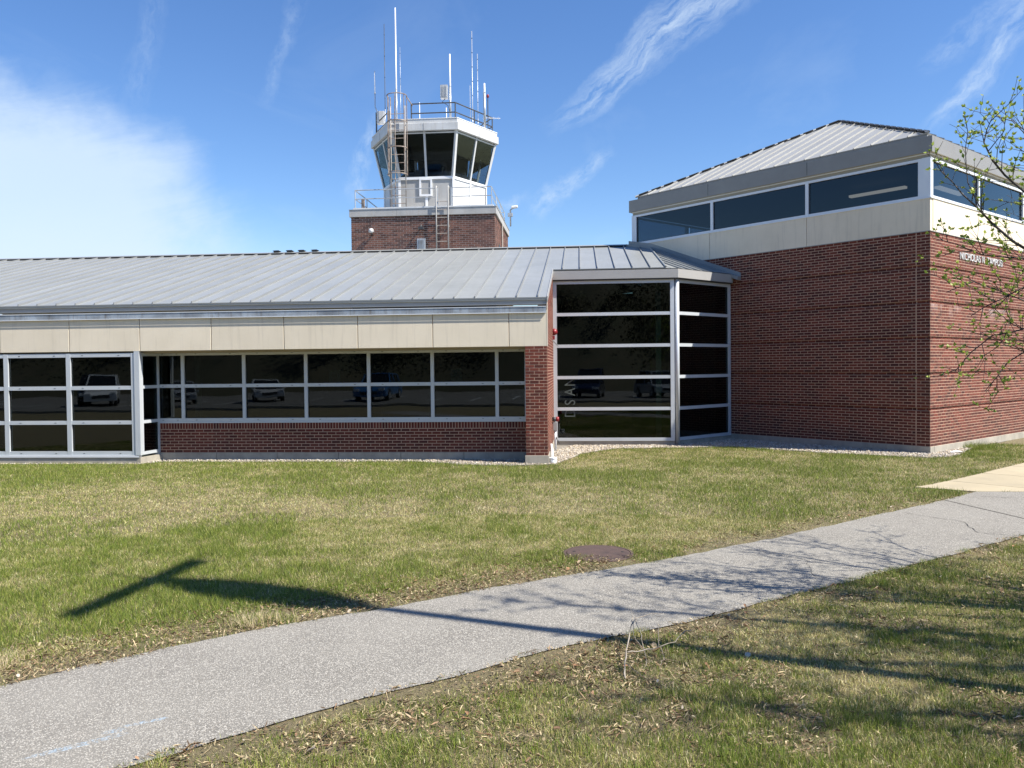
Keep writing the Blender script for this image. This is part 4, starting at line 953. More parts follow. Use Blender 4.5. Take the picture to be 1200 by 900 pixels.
# grass blades
MHC = (.89, -8.36); MHR = .40
def lawn_ok(x, y, edge=.0):
    pd = pathdist(x, y)
    nz = (vn3(x, y, 3.5, 4)-.5)*.22; ok = (pd > edge) & ~inpoly(x+nz*.7, y-nz, [(a, b) for a, b in CONC])
    gl = GG(x)+(vn2(x, y, 2., 3)-.5)*.10
    wallB = (x-8.705)*(.703)+(y-1.877)*(-.711)
    ok &= (y < gl) | (np.hypot(x-10.35, y-3.15) < .40) | ((x > 9.0) & (wallB > .62+.3*(vn(x, y, 1.5, 2)-.5)))
    ok &= (((x-MHC[0])/MHR)**2+((y-MHC[1])/MHR)**2 > .97) | ((y < MHC[1]-.17+.10*(vn2(x, y, 6., 2)-.5)) & (abs(x-MHC[0]) < MHR))
    return ok, pd
def blades(n, d0, d1, hmul, wid, seg):
    th = rng.uniform(R(-43), R(43), n); d = np.sqrt(rng.uniform(d0*d0, d1*d1, n))
    a = R(90+4.84)+th; x = CAM.x+d*np.cos(a); y = CAM.y+d*np.sin(a)
    ok, pd = lawn_ok(x, y, -.04); x, y, pd, d = x[ok], y[ok], pd[ok], d[ok]
    lower = y < BB(x)
    patch = vn(x, y, .55, 3); fine = vn2(x, y, 2.6, 3); mid = vn3(x, y, 1.2, 3)
    # bare, littered soil along the path edges and in the near lawn
    bare = np.clip(1.25-pd/(.16+.42*np.clip(vn(x, y, .8, 2)*2-.6, 0, 1)), 0, 1)*(.25+.75*(mid > .42))
    # the worn verge on the left above the path
    bare = np.maximum(bare, np.where(~lower, np.clip(1.4-pd/.45, 0, 1)*np.clip((.9-x)/1.0, 0, 1)*(.55+.45*fine), 0))
    bare = np.maximum(bare, np.where(~lower, np.clip(1.2-pd/.45, 0, 1)*np.clip(1-abs(x-3.6)/1.3, 0, 1)*.85, 0))
    bl = np.where(lower, np.clip((fine-.40)*5, 0, 1)*np.clip((mid-.34)*5, 0, 1)*np.clip(1.5-(x-.2)/4.5, .35, 1)*.72, np.clip((fine-.66)*4, 0, 1)*.5)
    bare = np.clip(np.maximum(bare, bl), 0, .95)
    tu = (np.hypot(x+3.50, y+12.0) < .16+.2*(fine-.4)) | (np.hypot(x+2.03, y+11.0) < .14+.3*(fine-.4)) | (np.hypot(x+1.75, y+10.92) < .10)
    bare = np.where(tu, 0, bare)
    keep = rng.random(len(x)) > bare*.93
    x, y, pd, d, lower, patch, fine, mid, bare, tu = [q[keep] for q in (x, y, pd, d, lower, patch, fine, mid, bare, tu)]
    n = len(x)
    lush = np.clip((patch-.47)*3.4+(fine-.5)*2.2, -1, 1)
    lush += .9*np.exp(-((x-8.2)**2+(y+3.6)**2)/1.2)*0+.9*(np.hypot(x-1.5, y+8.05) < .5)*(y > -8.6)+.8*np.exp(-((x-.9)/.8)**2-((y+8.75)/.28)**2)
    lush += 1.8*(np.hypot(x-10.35, y-3.15) < .55)+1.2*(np.hypot(x-11.3, y-3.9) < .4)+.75*np.clip(1-(GG(x)-y)/1.9, 0, 1)+.8*np.exp(-((x-7.0)**2/1.6+(y+3.75)**2/.10))+.5*np.exp(-((x+1.3)/1.1)**2-((y+10.3)/.35)**2)
    lush += .7*np.clip(1-abs(pd-.28)/.25, 0, 1)*((x > 4.5) & ~lower)+.25*np.clip(1-abs(pd-.05)/.1, 0, 1)
    lush += 1.5*(vn3(x, y, 7., 2)-.5); lush = np.where(lower, lush-.12, lush+.17)
    pg = np.clip(.50+.42*lush, .10, .93)
    t = rng.random(n); green = t < pg
    pal_g = np.array([(.140, .205, .030), (.195, .255, .042), (.265, .295, .065), (.090, .145, .026)]); pal_s = np.array([(.60, .53, .28), (.50, .45, .20), (.42, .41, .16), (.74, .67, .42), (.32, .25, .13)])
    C = np.where(green[:, None], pal_g[rng.integers(0, 4, n)], pal_s[rng.integers(0, 5, n)])*rng.uniform(.6, 1.25, (n, 1))
    C = np.minimum(C*np.array([[1.13, 1.10, 1.05]]), .85)
    C = np.where(tu[:, None] & (rng.random((n, 1)) < .55), np.array([(.62, .52, .33)])*rng.uniform(.8, 1.15, (n, 1)), C)
    clump = vn(x, y, 9., 2)
    h = rng.uniform(.020, .056, n)*hmul*(.65+.75*clump)*np.where(green, 1.1, .8)*(1+.35*np.clip(lush, -.6, 1))*np.where(bare > .3, .6, 1)*np.where(tu, 1.7, 1)
    weed = (np.hypot(x-10.35, y-3.15) < .42); h = np.where(weed, h*2.2, h)
    lean = np.abs(rng.normal(0, 1, n))*np.where(green, .45, .95)+.15; lean = np.where(tu, lean*1.3, lean)
    az = rng.uniform(0, 6.283, n); dx, dy = np.cos(az)*lean*h, np.sin(az)*lean*h; hz = h/np.sqrt(1+lean*lean*.8)
    wa = rng.uniform(0, 6.283, n); w = wid*rng.uniform(.7, 1.3, n); wx, wy = np.cos(wa)*w/2, np.sin(wa)*w/2
    B = np.stack([x, y, np.zeros(n)+.001], 1); W_ = np.stack([wx, wy, np.zeros(n)], 1)
    T = B+np.stack([dx, dy, hz], 1)
    if seg == 1: V = np.stack([B-W_, B+W_, T], 1); F = np.arange(3*n).reshape(n, 3); kk = 3
    else:
        Mi = B+np.stack([dx*.35, dy*.35, hz*.62], 1)
        V = np.stack([B-W_, B+W_, Mi+W_*.75, Mi-W_*.75, T], 1); kk = 5
        i = 5*np.arange(n)[:, None]; F = np.concatenate([i+[0, 1, 2], i+[0, 2, 3], i+[3, 2, 4]], 0)
    return V.reshape(-1, 3), F, np.repeat(C[:, None], kk, 1).reshape(-1, 3)
vn_k = 1
for nm, (nb, d0, d1, hm_, wd_, sg) in {'near': (330000, 3.2, 7.0, 1.0, .0030, 2), 'mid': (520000, 7.0, 11.5, 1.0, .0042, 1), 'far': (760000, 11.5, 24, 1.05, .0068, 1)}.items():
    Vb, Fb, Cb = blades(nb, d0, d1, hm_, wd_, sg)
    mass_mesh('lawn_grass', Vb, Fb, Cb, 'blade', {'near': 'short mixed green and straw grass nearest the camera, on both sides of the asphalt path', 'mid': 'short mixed green and straw lawn across the middle distance', 'far': 'short lawn reaching the gravel strip at the foot of the building'}[nm], 'grass')
# dead leaves and straw litter
def litter(n, s0, s1, pal, zc, curl, nm, lab, cat, bias):
    x = rng.uniform(-4.5, 7.0, n*8); y = rng.uniform(-14.3, -3.8, n*8); ok, pd = lawn_ok(x, y, -.02); lower = y < BB(x)
    pr = np.where(lower, .10+.5*np.clip(.8-pd/1.0, 0, 1)+1.3*np.clip((vn2(x, y, 2.6, 3)-.42)*5, 0, 1)*np.clip((vn3(x, y, 1.2, 3)-.34)*5, 0, 1)*np.clip(1.4-(x-.2)/4.5, .25, 1), np.clip(1.3-pd/bias, 0, 1)*(.35+.9*(x < 1)))
    ok &= rng.random(len(x)) < pr*.6; x, y = x[ok][:n], y[ok][:n]; n = len(x)
    s = rng.uniform(s0, s1, n); an = rng.uniform(0, 6.28, n); asp = rng.uniform(.35, .7, n)
    if s1 < .04: sl = rng.random(n) < .6; asp = np.where(sl, rng.uniform(.05, .14, n), asp); s = np.where(sl, s*2.1, s*.85)
    shp = np.array([(-1, 0, 0), (-.35, -1, .3), (.45, -.8, .35), (1, 0, .1), (.4, .9, .35), (-.4, .85, .3), (0, 0, -.05)]); 
    V = np.repeat(shp[None], n, 0)*(1+rng.uniform(-.25, .25, (n, 7, 1))); V[..., 1] *= asp[:, None]; V[..., 2] *= rng.uniform(-.4, 1.6, (n, 1))*curl; V *= s[:, None, None]/2
    tl = rng.normal(0, .45, n); V[..., 2] += V[..., 0]*np.sin(tl)[:, None]
    ca, sa = np.cos(an), np.sin(an); V = np.stack([V[..., 0]*ca[:, None]-V[..., 1]*sa[:, None], V[..., 0]*sa[:, None]+V[..., 1]*ca[:, None], V[..., 2]], -1)
    V += np.stack([x, y, zc+rng.uniform(0, .015, n)], 1)[:, None]
    F0_ = np.array([(6, 0, 1), (6, 1, 2), (6, 2, 3), (6, 3, 4), (6, 4, 5), (6, 5, 0)]); F = (F0_[None]+7*np.arange(n)[:, None, None]).reshape(-1, 3)
    C = np.repeat((pal[rng.integers(0, len(pal), n)]*rng.uniform(.75, 1.2, (n, 1)))[:, None], 7, 1).reshape(-1, 3)
    mass_mesh(nm, V.reshape(-1, 3), F, C, 'dryleaf', lab, cat)
litter(300, .025, .06, np.array([(.34, .22, .13), (.42, .32, .21), (.46, .40, .32), (.22, .13, .08), (.40, .22, .12)]), .014, 1., 'dead_leaves', 'curled brown dead leaves scattered in the grass beside the path', 'leaves', .9)
litter(34000, .009, .032, np.array([(.42, .33, .20), (.30, .22, .13), (.50, .41, .25), (.11, .075, .05), (.28, .17, .10), (.46, .38, .24), (.18, .12, .07)]), .013, .6, 'leaf_litter', 'fine crumbled leaf litter on the bare soil at the path edges', 'litter', .8)
# manhole
mh = thing('manhole_cover', 'round rust-brown iron manhole cover set in the lawn above the path', 'manhole cover', (MHC[0], MHC[1], 0))
MB().lathe([(.40, -.05), (.40, .010), (.385, .016), (.362, .016), (.36, .004)], 48).build('frame', 'manhole', mh)
MB().lathe([(.355, -.02), (.355, .014), (.345, .019), (.02, .022)], 48).build('lid', 'manhole', mh)
for s in (-1, 1): MB().lathe([(.018, .0195), (.018, .0215)], 12, (s*.27, .03, 0)).build('pick_hole', 'dark', mh)
# fallen branch
fb = thing('fallen_branch', 'forked bleached dead branch lying on the grass at the path edge', 'branch', (1.06, -11.45, 0))
def FB(name, pts, r0, r1, par=fb):
    pts = [Vector((p[0]-1.06, p[1]+11.45, p[2])) for p in pts]; n = len(pts)
    q = []
    for i in range(n-1):
        for k in range(3): q.append(pts[i].lerp(pts[i+1], k/3)+Vector((random.gauss(0, .004), random.gauss(0, .004), random.gauss(0, .004))))
    q.append(pts[-1]); r0 *= .58; r1 *= .6; return MB().tube(q, [(1+.25*math.sin(i*2.1))*(r0+(r1-r0)*i/(len(q)-1)) for i in range(len(q))], 6).build(name, 'deadwood', par, smooth=True)
FB('stem', [(.985, -12.05, .02), (1.00, -11.85, .05), (1.03, -11.62, .10), (1.07, -11.30, .14), (1.10, -11.13, .15)], .010, .006)
FB('twig', [(1.07, -11.30, .14), (1.14, -11.15, .16), (1.26, -11.02, .15), (1.36, -10.93, .12)], .006, .0025)
FB('twig', [(1.02, -11.70, .08), (1.13, -11.62, .06), (1.26, -11.56, .07), (1.38, -11.50, .09), (1.47, -11.37, .13), (1.53, -11.34, .13)], .009, .004)
FB('twig', [(1.12, -11.12, .15), (1.13, -11.35, .12), (1.15, -11.55, .07), (1.16, -11.75, .03), (1.12, -11.88, .02)], .006, .0025)
FB('twig', [(1.10, -11.13, .15), (1.085, -11.4, .10), (1.13, -11.60, .06)], .004, .0025)
FB('twig', [(1.25, -11.57, .07), (1.265, -11.45, .14), (1.28, -11.38, .18)], .004, .002)
FB('twig', [(1.26, -11.02, .15), (1.36, -11.10, .13), (1.42, -11.28, .05)], .003, .0015)
FB('twig', [(1.0, -11.86, .05), (1.06, -11.95, .04), (1.12, -12.0, .02)], .004, .0015)
FB('twig', [(1.10, -11.13, .15), (1.09, -11.05, .20)], .004, .0015)
FB('twig', [(1.27, -11.56, .07), (1.28, -11.72, .04), (1.23, -11.86, .02)], .003, .0015)
# hose valve on the return wall, downpipe and its white base, red alarm
t = thing('fire_connection', 'red capped fire hose connection on a white standpipe at the brick return wall', 'fire hydrant', (.075, 2.6, 0))
MB().tube([(0, 0, -.05), (0, 0, .52)], .030, 12).build('standpipe', 'antenna_white', t, smooth=True)
MB().box(-.05, .05, -.06, .06, .52, .72).build('bracket_box', 'galv', t, bevel=.008)
MB().tube([(-.07, 0, .80), (.02, 0, .80)], .055, 14).tube([(-.07, 0, .70), (-.0, 0, .73)], .02, 8).build('valve_body', 'steel_dark', t, smooth=True)
MB().tube([(.02, 0, .80), (.05, 0, .80), (.095, 0, .80)], [.055, .062, .055], 16).build('cap', 'red', t, smooth=True)
MB().tube([(.0, 0, .40), (.06, -.05, .28), (.10, -.05, .20)], .014, 8).build('drain_handle', 'steel_dark', t)
t = thing('alarm_bell', 'small red alarm bell high on the brick return wall beside the lobby', 'alarm', (0.0, 3.62, 3.0))
MB().tube([(0, 0, 0), (.04, 0, 0), (.095, 0, .0), (.12, 0, 0)], [.085, .092, .07, .03], 18).build('gong', 'red', t, smooth=True); MB().box(0, .05, -.07, .07, -.20, -.10).build('junction_box', 'red', t)
t = thing('wall_bracket', 'thin slanting metal rod fixed between the brick return wall and the lobby frame', 'bracket', (.0, 3.3, 2.78)); MB().tube([(0, 0, 0), (.13, .62, -.14)], .013, 8).build('rod', 'galv', t)
t = thing('downpipe_base', 'white plastic drain outlet standing in the gravel beside the brick pier', 'drain', (.10, .10, 0))
MB().tube([(0, 0, -.03), (0, 0, .11)], .075, 16).build('outlet', 'antenna_white', t, smooth=True); MB().lathe([(.085, .10), (.085, .13), (.06, .135)], 16).build('rim', 'antenna_white', t)
t = thing('drain_spout', 'white drainpipe elbow sloping down from the brick return footing', 'drain', (.02, .55, 0)); MB().tube([(0, .7, .30), (.035, .35, .20), (.05, 0, .05)], .03, 10).build('pipe', 'antenna_white', t, smooth=True)
t = thing('paper_scrap', 'small scrap of white paper on the gravel by the sunlit corner wall', 'litter', (9.33, 1.98, .035)); MB().add([(-.14, -.05, 0), (.12, -.06, .02), (.15, .05, .0), (.0, .07, .04), (-.12, .05, .01)], [(0, 1, 3), (1, 2, 3), (0, 3, 4)]).build('sheet', 'trim', t)
# ============================================================ TREE whose branches reach in from the right
TR = thing('crabapple_tree', 'small budding tree whose twigs with fresh green leaves reach in from the right', 'tree', (7.35, -11.05, 0))
T0 = Vector((7.35, -11.05, 0)); limbs = []; leafp = []
tr = random.Random(5)
def seg(p, q, r0, r1, jit=.03, n=None):
    L_ = (q-p).length; n = n or max(2, int(L_/.22)); out = []
    for i in range(n+1):
        t = i/n; s = 0 if i in (0, n) else jit*L_/n*2
        out.append(p.lerp(q, t)+Vector((tr.gauss(0, s), tr.gauss(0, s), tr.gauss(0, s*.8))))
    limbs.append((out, [r0+(r1-r0)*i/n for i in range(n+1)])); return out
def twigs(pts, depth, spread=1., dens=1.):
    """side shoots along a limb"""
    tot = 0
    for i in range(1, len(pts)):
        p, q = pts[i-1], pts[i]; d = (q-p).normalized(); L_ = (q-p).length
        k = L_*dens*(5.5 if depth == 2 else 9)
        for _ in range(int(k)+(tr.random() < k % 1)):
            b = p.lerp(q, tr.random()); ax = Vector((tr.gauss(0, 1), tr.gauss(0, 1), tr.gauss(.35, .8))); ax = (ax-d*ax.dot(d)).normalized()
            dd = (d*.75+ax*.9+Vector((0, 0, .18))).normalized()
            ln = tr.uniform(.25, .75)*spread if depth == 2 else tr.uniform(.07, .26)
            e = b+dd*ln+Vector((0, 0, .05*ln)); s = seg(b, e, .0042 if depth == 2 else .0022, .0016, .05, n=max(2, int(ln/.12)))
            if depth > 1: twigs(s, depth-1)
            for j, w in enumerate(s[1:]):
                if tr.random() < .95: leafp.append((w, dd))
trunk_top = T0+Vector((-.05, .05, 1.35))
seg(T0, trunk_top, .12, .085, .02, 6)
# limbs aimed where the photograph shows them (near y = -10.5, z 1.9 to 4.6)
chains = [([(5.6, -10.75, 2.75), (4.42, -10.35, 2.98), (4.08, -10.3, 3.27), (3.84, -10.3, 3.52), (3.68, -10.25, 3.74)], .026),
          ([(5.7, -10.8, 2.95), (4.55, -10.4, 3.24), (4.18, -10.3, 3.67), (4.01, -10.3, 3.95), (4.10, -10.25, 4.17)], .024),
          ([(4.02, -10.3, 3.33), (3.88, -10.3, 3.62), (3.86, -10.3, 3.90), (3.85, -10.3, 4.18)], .008),
          ([(5.5, -10.6, 2.80), (4.45, -10.3, 2.97), (4.01, -10.25, 3.02), (3.63, -10.2, 3.18)], .014),
          ([(5.4, -10.6, 2.55), (4.42, -10.3, 2.78), (4.12, -10.3, 2.62), (3.93, -10.25, 2.50)], .012),
          ([(5.5, -10.7, 2.35), (4.42, -10.3, 2.41), (4.08, -10.3, 2.33), (3.80, -10.25, 2.03)], .015),
          ([(5.3, -10.8, 2.20), (4.43, -10.35, 2.28), (4.2, -10.3, 2.1), (4.02, -10.3, 1.86)], .013),
          ([(5.6, -10.9, 3.2), (4.55, -10.4, 3.62), (4.35, -10.3, 3.85), (4.36, -10.3, 4.14)], .018),
          ([(5.4, -10.5, 2.5), (4.4, -10.2, 2.62), (4.0, -10.15, 2.80), (3.80, -10.1, 2.72)], .012),
          ([(5.9, -10.2, 3.3), (4.9, -9.8, 3.9), (4.62, -9.7, 4.3)], .02), ([(5.9, -10.9, 3.3), (4.9, -10.8, 3.8), (4.5, -10.7, 4.1)], .02),
          ([(6.3, -10.0, 3.0), (5.7, -9.2, 3.8), (5.5, -8.6, 4.3)], .03), ([(6.6, -9.9, 2.8), (6.0, -8.9, 3.3), (5.8, -8.1, 3.6)], .028), ([(6.4, -9.9, 3.0), (5.6, -9.5, 3.3), (5.1, -9.2, 3.4)], .022),
          ([(7.2, -10.2, 3.3), (7.0, -9.2, 4.2), (7.0, -8.6, 4.9)], .035), ([(6.8, -11.6, 3.3), (6.4, -12.2, 4.9)], .035), ([(6.3, -11.9, 2.9), (5.4, -12.5, 3.9)], .03),
          ([(8.1, -11.2, 3.2), (8.8, -11.4, 4.8)], .035), ([(7.2, -12.2, 3.0), (7.0, -13.2, 4.2)], .03), ([(6.1, -11.3, 3.2), (5.0, -11.6, 4.6)], .028), ([(6.8, -10.8, 3.8), (6.4, -10.6, 5.5)], .03),
          ([(8.2, -10.5, 3.0), (8.9, -9.9, 4.2)], .03), ([(8.3, -11.9, 2.9), (9.2, -12.6, 3.9)], .03), ([(6.9, -9.9, 2.8), (6.8, -8.8, 3.2), (7.0, -7.9, 3.5)], .028)]
for k, (ch, r) in enumerate(chains):
    pts = [Vector(p) for p in ch]
    if k < 9: pts = [q+Vector((.09, 0, 0)) for q in pts]
    if k != 2: seg(trunk_top+Vector((0, 0, tr.uniform(-.35, .05))), pts[0], r*1.5, r, .035)
    n_ = len(pts)-1
    for i in range(n_):
        rs = r*.62; r0, r1 = rs+(.003-rs)*i/n_, rs+(.003-rs)*(i+1)/n_
        q = seg(pts[i], pts[i+1], r0, r1, .035)
        twigs(q, 2 if k != 2 else 1, .52 if k < 9 else .95, (2.1 if k < 9 else 1.7) if (i > 0 or k > 8) else .7)
mark = len(limbs)
for i, (pts, rr) in enumerate(sorted(limbs, key=lambda l: -l[1][0])[:60]):
    MB().tube(pts, rr, 8).build('trunk' if i == 0 else 'limb', 'bark', TR, smooth=True, loc=(-T0.x, -T0.y, 0))
m = MB()
for pts, rr in sorted(limbs, key=lambda l: -l[1][0])[60:]: m.tube(pts, rr, 4, cap=False)
m.build('twigs', 'bark', TR, loc=(-T0.x, -T0.y, 0), kind='stuff')
Vl, Cl = [], []; lp = np.array([(0, 0, 0), (.42, -.30, .10), (1, 0, .18), (.42, .30, .10)])
for p, d in leafp:
    if (p-CAM).length > 9 and tr.random() < .4: continue
    for _ in range(tr.randint(3, 7)):
        s = tr.uniform(.018, .044); ax = Vector((d.x*.8+tr.gauss(0, .7), d.y*.8+tr.gauss(0, .7), d.z*.6+abs(tr.gauss(.35, .5)))).normalized()
        sd = ax.cross(Vector((tr.gauss(0, 1), tr.gauss(0, 1), tr.gauss(0, 1)))).normalized(); nn = ax.cross(sd)
        for q in lp: Vl.append(tuple(p-T0+(ax*q[0]+sd*q[1]+nn*q[2])*s))
        c = tr.choice([(.38, .46, .08), (.30, .40, .06), (.46, .52, .13), (.22, .31, .05)]); Cl += [c]*4
Vl = np.array(Vl); nl = len(Vl)//4
lv = mass_mesh('leaves', Vl, np.arange(4*nl).reshape(nl, 4), np.array(Cl), 'leaf'); lv.parent = TR
limbs = []; leafp = []
B0 = Vector((10.6, -13.6, 0)); TS = thing('shade_tree', 'larger budding tree beyond the right edge that throws mottled shade over the near lawn', 'tree', B0)
seg(B0, B0+Vector((-.1, .1, 3.0)), .16, .12, .03, 6)
for k in range(26):
    a_ = tr.uniform(0, 6.28); rr_ = tr.uniform(1.2, 4.3); st_ = B0+Vector((-.1, .1, tr.uniform(2.2, 3.0)))
    tip = B0+Vector((math.cos(a_)*rr_-1.2, math.sin(a_)*rr_+.3, tr.uniform(4.2, 8.2))); md = st_.lerp(tip, .5)+Vector((tr.gauss(0, .3), tr.gauss(0, .3), .2))
    seg(st_, md, .095, .06, .04); q = seg(md, tip, .06, .008, .05); twigs(q, 2, 1.3, 1.9)
srt = sorted(limbs, key=lambda l: -l[1][0])
for i, (pts, rr) in enumerate(srt[:53]): MB().tube(pts, rr, 6).build('trunk' if i == 0 else 'limb', 'bark', TS, smooth=True, loc=(-B0.x, -B0.y, 0))
m = MB()
for pts, rr in srt[53:]: m.tube(pts, rr, 3, cap=False)
m.build('twigs', 'bark', TS, loc=(-B0.x, -B0.y, 0), kind='stuff')
Vl, Cl = [], []
for p, d in leafp:
    for _ in range(4):
        s = tr.uniform(.03, .06); ax = Vector((tr.gauss(0, 1), tr.gauss(0, 1), tr.gauss(.3, .6))).normalized(); sd = ax.cross(Vector((tr.gauss(0, 1), tr.gauss(0, 1), tr.gauss(0, 1)))).normalized(); nn = ax.cross(sd)
        for q in lp: Vl.append(tuple(p-B0+(ax*q[0]+sd*q[1]+nn*q[2])*s))
        Cl += [(.25, .34, .06)]*4
Vl = np.array(Vl); nl = len(Vl)//4; lv = mass_mesh('leaves', Vl, np.arange(4*nl).reshape(nl, 4), np.array(Cl), 'leaf'); lv.parent = TS
# ============================================================ guessed aeroplane-like caster on a pole (added out of the frame, shaped for the shadow on the lawn)
HV = 8.6; sh = HV/math.tan(EL); off = Vector((math.cos(AZ), math.sin(AZ), 0))*sh; base = Vector((-1.32, -10.45, 0))+off
vane = thing('vane_shadow_caster', 'unseen aeroplane shaped shadow caster on a tall pole, added beyond the right edge and guessed from its shadow', 'shadow caster', (base.x, base.y, 0))
MB().tube([(0, 0, 0), (0, 0, HV)], [.085, .06], 12).build('pole', 'galv', vane, smooth=True)
ad = Vector((-math.cos(AZ), -math.sin(AZ), 0)); an_ = Vector((-ad.y, ad.x, 0)); hb = Vector((0, 0, HV+.15))
MB().tube([hb-ad*.35, hb-ad*.1, hb+ad*.4, hb+ad*1.1, hb+ad*1.6, hb+ad*2.1, hb+ad*2.45], [.05, .15, .27, .31, .26, .12, .04], 14).build('fuselage', 'antenna_white', vane, smooth=True)
c = hb+ad*2.33+an_*.06+Vector((.10, -.20, 0)); an2 = Vector((-.08, -1, 0)).normalized(); MB().prism([c-an2*1.04-ad*.13, c+an2*1.04-ad*.10, c+an2*1.04+ad*.12, c-an2*1.04+ad*.10], (0, 0, .05)).build('tailplane', 'antenna_white', vane)
MB().prism([hb+ad*1.9, hb+ad*2.4, hb+ad*2.5+Vector((0, 0, .5)), hb+ad*2.25+Vector((0, 0, .5))], an_*.04).build('fin', 'antenna_white', vane)
# ============================================================ car park and trees behind the viewer: seen in the glass
struct(sheet('car_park', [[(-70, -60), (60, -60), (60, -23), (-70, -23)]], 'lot', .008))
m = MB(); 
for i in range(44): m.box(-60+i*2.7-.05, -60+i*2.7+.05, -35.5, -30.2, .010, .0125)
struct(m.build('bay_lines', 'trim'))
struct(MB().box(-70, 60, -22.99, -22.84, -.1, .13).build('kerb', 'concrete'))
def paint(n, c):
    m_, nn, b = newmat(n); b.inputs['Base Color'].default_value = (*c, 1); b.inputs['Roughness'].default_value = .3; b.inputs['Coat Weight'].default_value = .6; return m_
M['tyre'] = surf('tyre_rubber', (.02, .02, .02), (.03, .03, .03), 9, .8); M['carglass'] = surf('car_glass', (.015, .018, .02), (.02, .02, .022), 2, .08, bump=0)
M['lampglass'] = surf('headlamp_glass', (.7, .72, .75), (.6, .62, .65), 4, .15, bump=0); M['rearlamp'] = surf('rear_lamp', (.4, .02, .02), (.3, .02, .02), 4, .2, bump=0)
def car(label, x, y, rz, col, kind):
    mt = paint('car_paint', col); t = thing('parked_car', label, 'car', (x, y, 0), rz, 'cars parked in the car park behind the viewer')
    Hh = {'suv': 1.78, 'sedan': 1.46, 'wagon': 1.62}[kind]; hw = .93; bh = Hh*.55
    side = [(-2.25, .32), (-2.32, .62), (-2.20, bh-.02), (-1.2, bh+.04), (1.1, bh+.02), (2.1, bh-.14), (2.30, .66), (2.25, .32)]
    arc = lambda cx: [(cx+.40*math.cos(a), .34+.40*math.sin(a)) for a in np.linspace(0, math.pi, 9)]
    prof = side+[(q[0], max(q[1], .26)) for q in arc(1.38)]+[(q[0], max(q[1], .26)) for q in arc(-1.40)]
    MB().prism([(a, -hw, b) for a, b in prof], (0, 2*hw, 0)).build('body', mt, t, bevel=.05)
    r0, r1 = (-2.05, 1.1) if kind != 'sedan' else (-1.65, 1.15); q0, q1 = (-1.85, .35) if kind != 'sedan' else (-1.0, .3)
    gh = MB(); w0, w1 = hw-.05, hw-.22
    gh.add([(r0, -w0, bh), (r1, -w0, bh), (r1, w0, bh), (r0, w0, bh), (q0, -w1, Hh-.06), (q1, -w1, Hh-.06), (q1, w1, Hh-.06), (q0, w1, Hh-.06)], [(0, 3, 2, 1), (4, 5, 6, 7), (0, 1, 5, 4), (1, 2, 6, 5), (2, 3, 7, 6), (3, 0, 4, 7)])
    gh.build('greenhouse', 'carglass', t, bevel=.02)
    MB().prism([(q0-.04, -w1-.02, Hh-.07), (q1+.04, -w1-.02, Hh-.07), (q1+.04, w1+.02, Hh-.07), (q0-.04, w1+.02, Hh-.07)], (0, 0, .07)).build('roof', mt, t, bevel=.03)
    for s in (-1, 1):
        for (a, b) in ((r1, q1), (-.35, -.35), (r0, q0)): MB().tube([(a, s*w0, bh-.02), (b, s*w1, Hh-.04)], .04, 6).build('pillar', mt, t)
        for xx in (1.38, -1.40):
            w = MB().tube([(0, -.11, 0), (0, .11, 0)], .34, 20).build('wheel', 'tyre', t, loc=(xx, s*(hw-.10), .34), bevel=.02); MB().tube([(0, s*.10, 0), (0, s*.118, 0)], .21, 14).build('rim', 'galv', w)
        MB().box(2.17, 2.31, s*.68-.18, s*.68+.18, .66, .80).build('headlight', 'lampglass', t, bevel=.02); MB().box(-2.33, -2.2, s*.72-.12, s*.72+.12, .70, .95).build('tail_light', 'rearlamp', t, bevel=.02)
        MB().box(.75, .95, s*(hw+.02), s*(hw+.16), bh+.02, bh+.16).build('mirror', mt, t, bevel=.02)
    MB().box(2.24, 2.325, -.45, .45, .48, .66).build('grille', 'steel_dark', t)
for a in (('black sport utility car in the car park', -30.2, -32.0, R(60), (.012, .014, .02), 'suv'), ('white van-like wagon parked beside the black sport utility car', -29.5, -31.6, R(62), (.75, .76, .78), 'suv'),
          ('silver sedan parked right of the white wagon', -25.4, -32.2, R(62), (.45, .46, .48), 'sedan'), ('bright blue sport utility car, alone in the middle of the car park', -12.0, -31.2, R(90), (.04, .14, .34), 'suv'),
          ('dark blue sport utility car facing the lobby', 1.4, -31.8, R(97), (.012, .02, .06), 'suv'), ('light grey wagon parked right of the dark blue car', 6.2, -32.0, R(75), (.42, .44, .46), 'wagon'),
          ('dark green sedan at the far end of the row', -46.5, -31.8, R(70), (.02, .05, .04), 'sedan'), ('white sedan parked near the silver sedan', -19.8, -32.3, R(65), (.7, .7, .7), 'sedan')): car(*a)
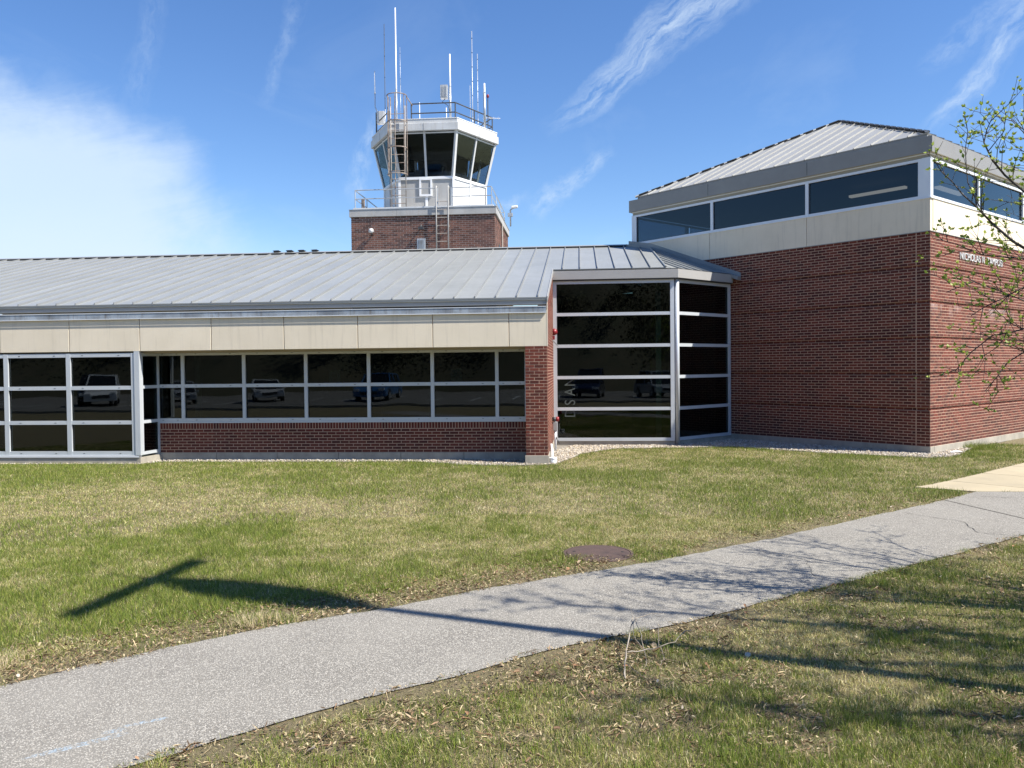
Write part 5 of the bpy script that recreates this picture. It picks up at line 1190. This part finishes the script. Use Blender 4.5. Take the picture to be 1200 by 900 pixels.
# bare spring trees
def spring_tree(seed):
    rr = random.Random(seed); seg_ = []
    def grow(p, d, L_, r, dep):
        q = p+d*L_; mid = p.lerp(q, .5)+Vector((rr.gauss(0, .04*L_), rr.gauss(0, .04*L_), 0)); seg_.append(([p, mid, q], [r, r*.85, r*.7]))
        if dep == 0: return
        for _ in range(3 if dep > 1 else 4):
            ax = Vector((rr.gauss(0, 1), rr.gauss(0, 1), rr.gauss(.2, .6))); nd = (d*.8+ax.normalized()*.75).normalized(); grow(p.lerp(q, rr.uniform(.6, 1)), nd, L_*rr.uniform(.62, .82), r*.62, dep-1)
    grow(Vector((0, 0, 0)), Vector((rr.gauss(0, .04), rr.gauss(0, .04), 1)), 3.2, .2, 5)
    tk, bc = MB(), MB()
    for i, (p, r) in enumerate(seg_): (tk if i == 0 else bc).tube(p, r, 5 if r[0] > .05 else 3, cap=False)
    V = []; 
    for p, r in seg_[-700:]:
        for _ in range(5):
            c = p[2]+Vector((rr.gauss(0, .3), rr.gauss(0, .3), rr.gauss(0, .3))); a = Vector((rr.gauss(0, 1), rr.gauss(0, 1), rr.gauss(0, 1))).normalized()*.11; b = a.orthogonal().normalized()*.07
            V += [c-a, c+b, c+a, c-b]
    return tk.mesh('trunk', M['bulk']), bc.mesh('branches', M['bulk']), V
TM = []
for sd_ in (1, 2):
    a, b, V = spring_tree(sd_); me = bpy.data.meshes.new('crown'); me.from_pydata([tuple(v) for v in V], [], [tuple(range(4*i, 4*i+4)) for i in range(len(V)//4)]); TM.append((a, b, me))
M['crown'] = surf('spring_foliage', (.075, .085, .03), (.14, .11, .06), .8, .8, bump=0)
for a, b, c in TM: c.materials.append(M['crown'])
rt_ = random.Random(4)
side = ['leftmost', 'second', 'third', 'fourth', 'fifth', 'sixth', 'seventh', 'eighth', 'ninth', 'tenth', 'eleventh', 'twelfth']
for i in range(12):
    t = thing('spring_tree', 'bare spring tree behind the car park, %s in the row of twelve' % side[i], 'tree', (-58+i*9+rt_.uniform(-2, 2), -58+rt_.uniform(-4, 3), 3.0), rt_.uniform(0, 6), 'trees behind the car park')
    k = rt_.uniform(.85, 1.3); a, b, c = TM[i % 2]
    for nm, me in (('trunk', a), ('branches', b), ('crown', c)):
        o = inst(me, nm, t, (0, 0, 0)); o.scale = (k, k, k)
gy = []
bank = MB(); nx_ = 60; prof = [(-50, 0), (-55, 2.0), (-62, 6.0), (-70, 9.0), (-90, 10)]
vs = [(-95+i*3.2, y+1.2*math.sin(i*.7), z*1.45*(1+.10*math.sin(i*.9)+.12*math.sin(i*2.3))) for (y, z) in prof for i in range(nx_)]
bank.add(vs, [(r_*nx_+i, r_*nx_+i+1, (r_+1)*nx_+i+1, (r_+1)*nx_+i) for r_ in range(len(prof)-1) for i in range(nx_-1)])
M['bank'] = surf('bank_soil', (.060, .062, .035), (.085, .075, .045), .5, .95, bump=.5, bsc=3)
bo = bank.build('hillside', 'bank', smooth=True); struct(bo)
hd = MB(); rr = random.Random(9)
V = []
for i in range(75000):
    x = rr.uniform(-85, 70); h = 11.5+2.2*math.sin(x*.35)+1.6*math.sin(x*.9+1)+1.2*math.sin(x*2.3); z = rr.uniform(0, max(h, .8)); y = -53-z*1.1+rr.gauss(0, .8)
    a = Vector((rr.gauss(0, 1), rr.gauss(0, 1), rr.gauss(0, 1))).normalized()*.16; b = a.orthogonal().normalized()*.10; c = Vector((x, y, z)); V += [c-a, c+b, c+a, c-b]
me = bpy.data.meshes.new('brush'); me.from_pydata([tuple(v) for v in V], [], [tuple(range(4*i, 4*i+4)) for i in range(len(V)//4)]); me.materials.append(M['crown'])
o = bpy.data.objects.new('brush_hedge', me); COL.objects.link(o); o['kind'] = 'stuff'; o['label'] = 'brown spring brush growing along the far edge of the car park'; o['category'] = 'brush'
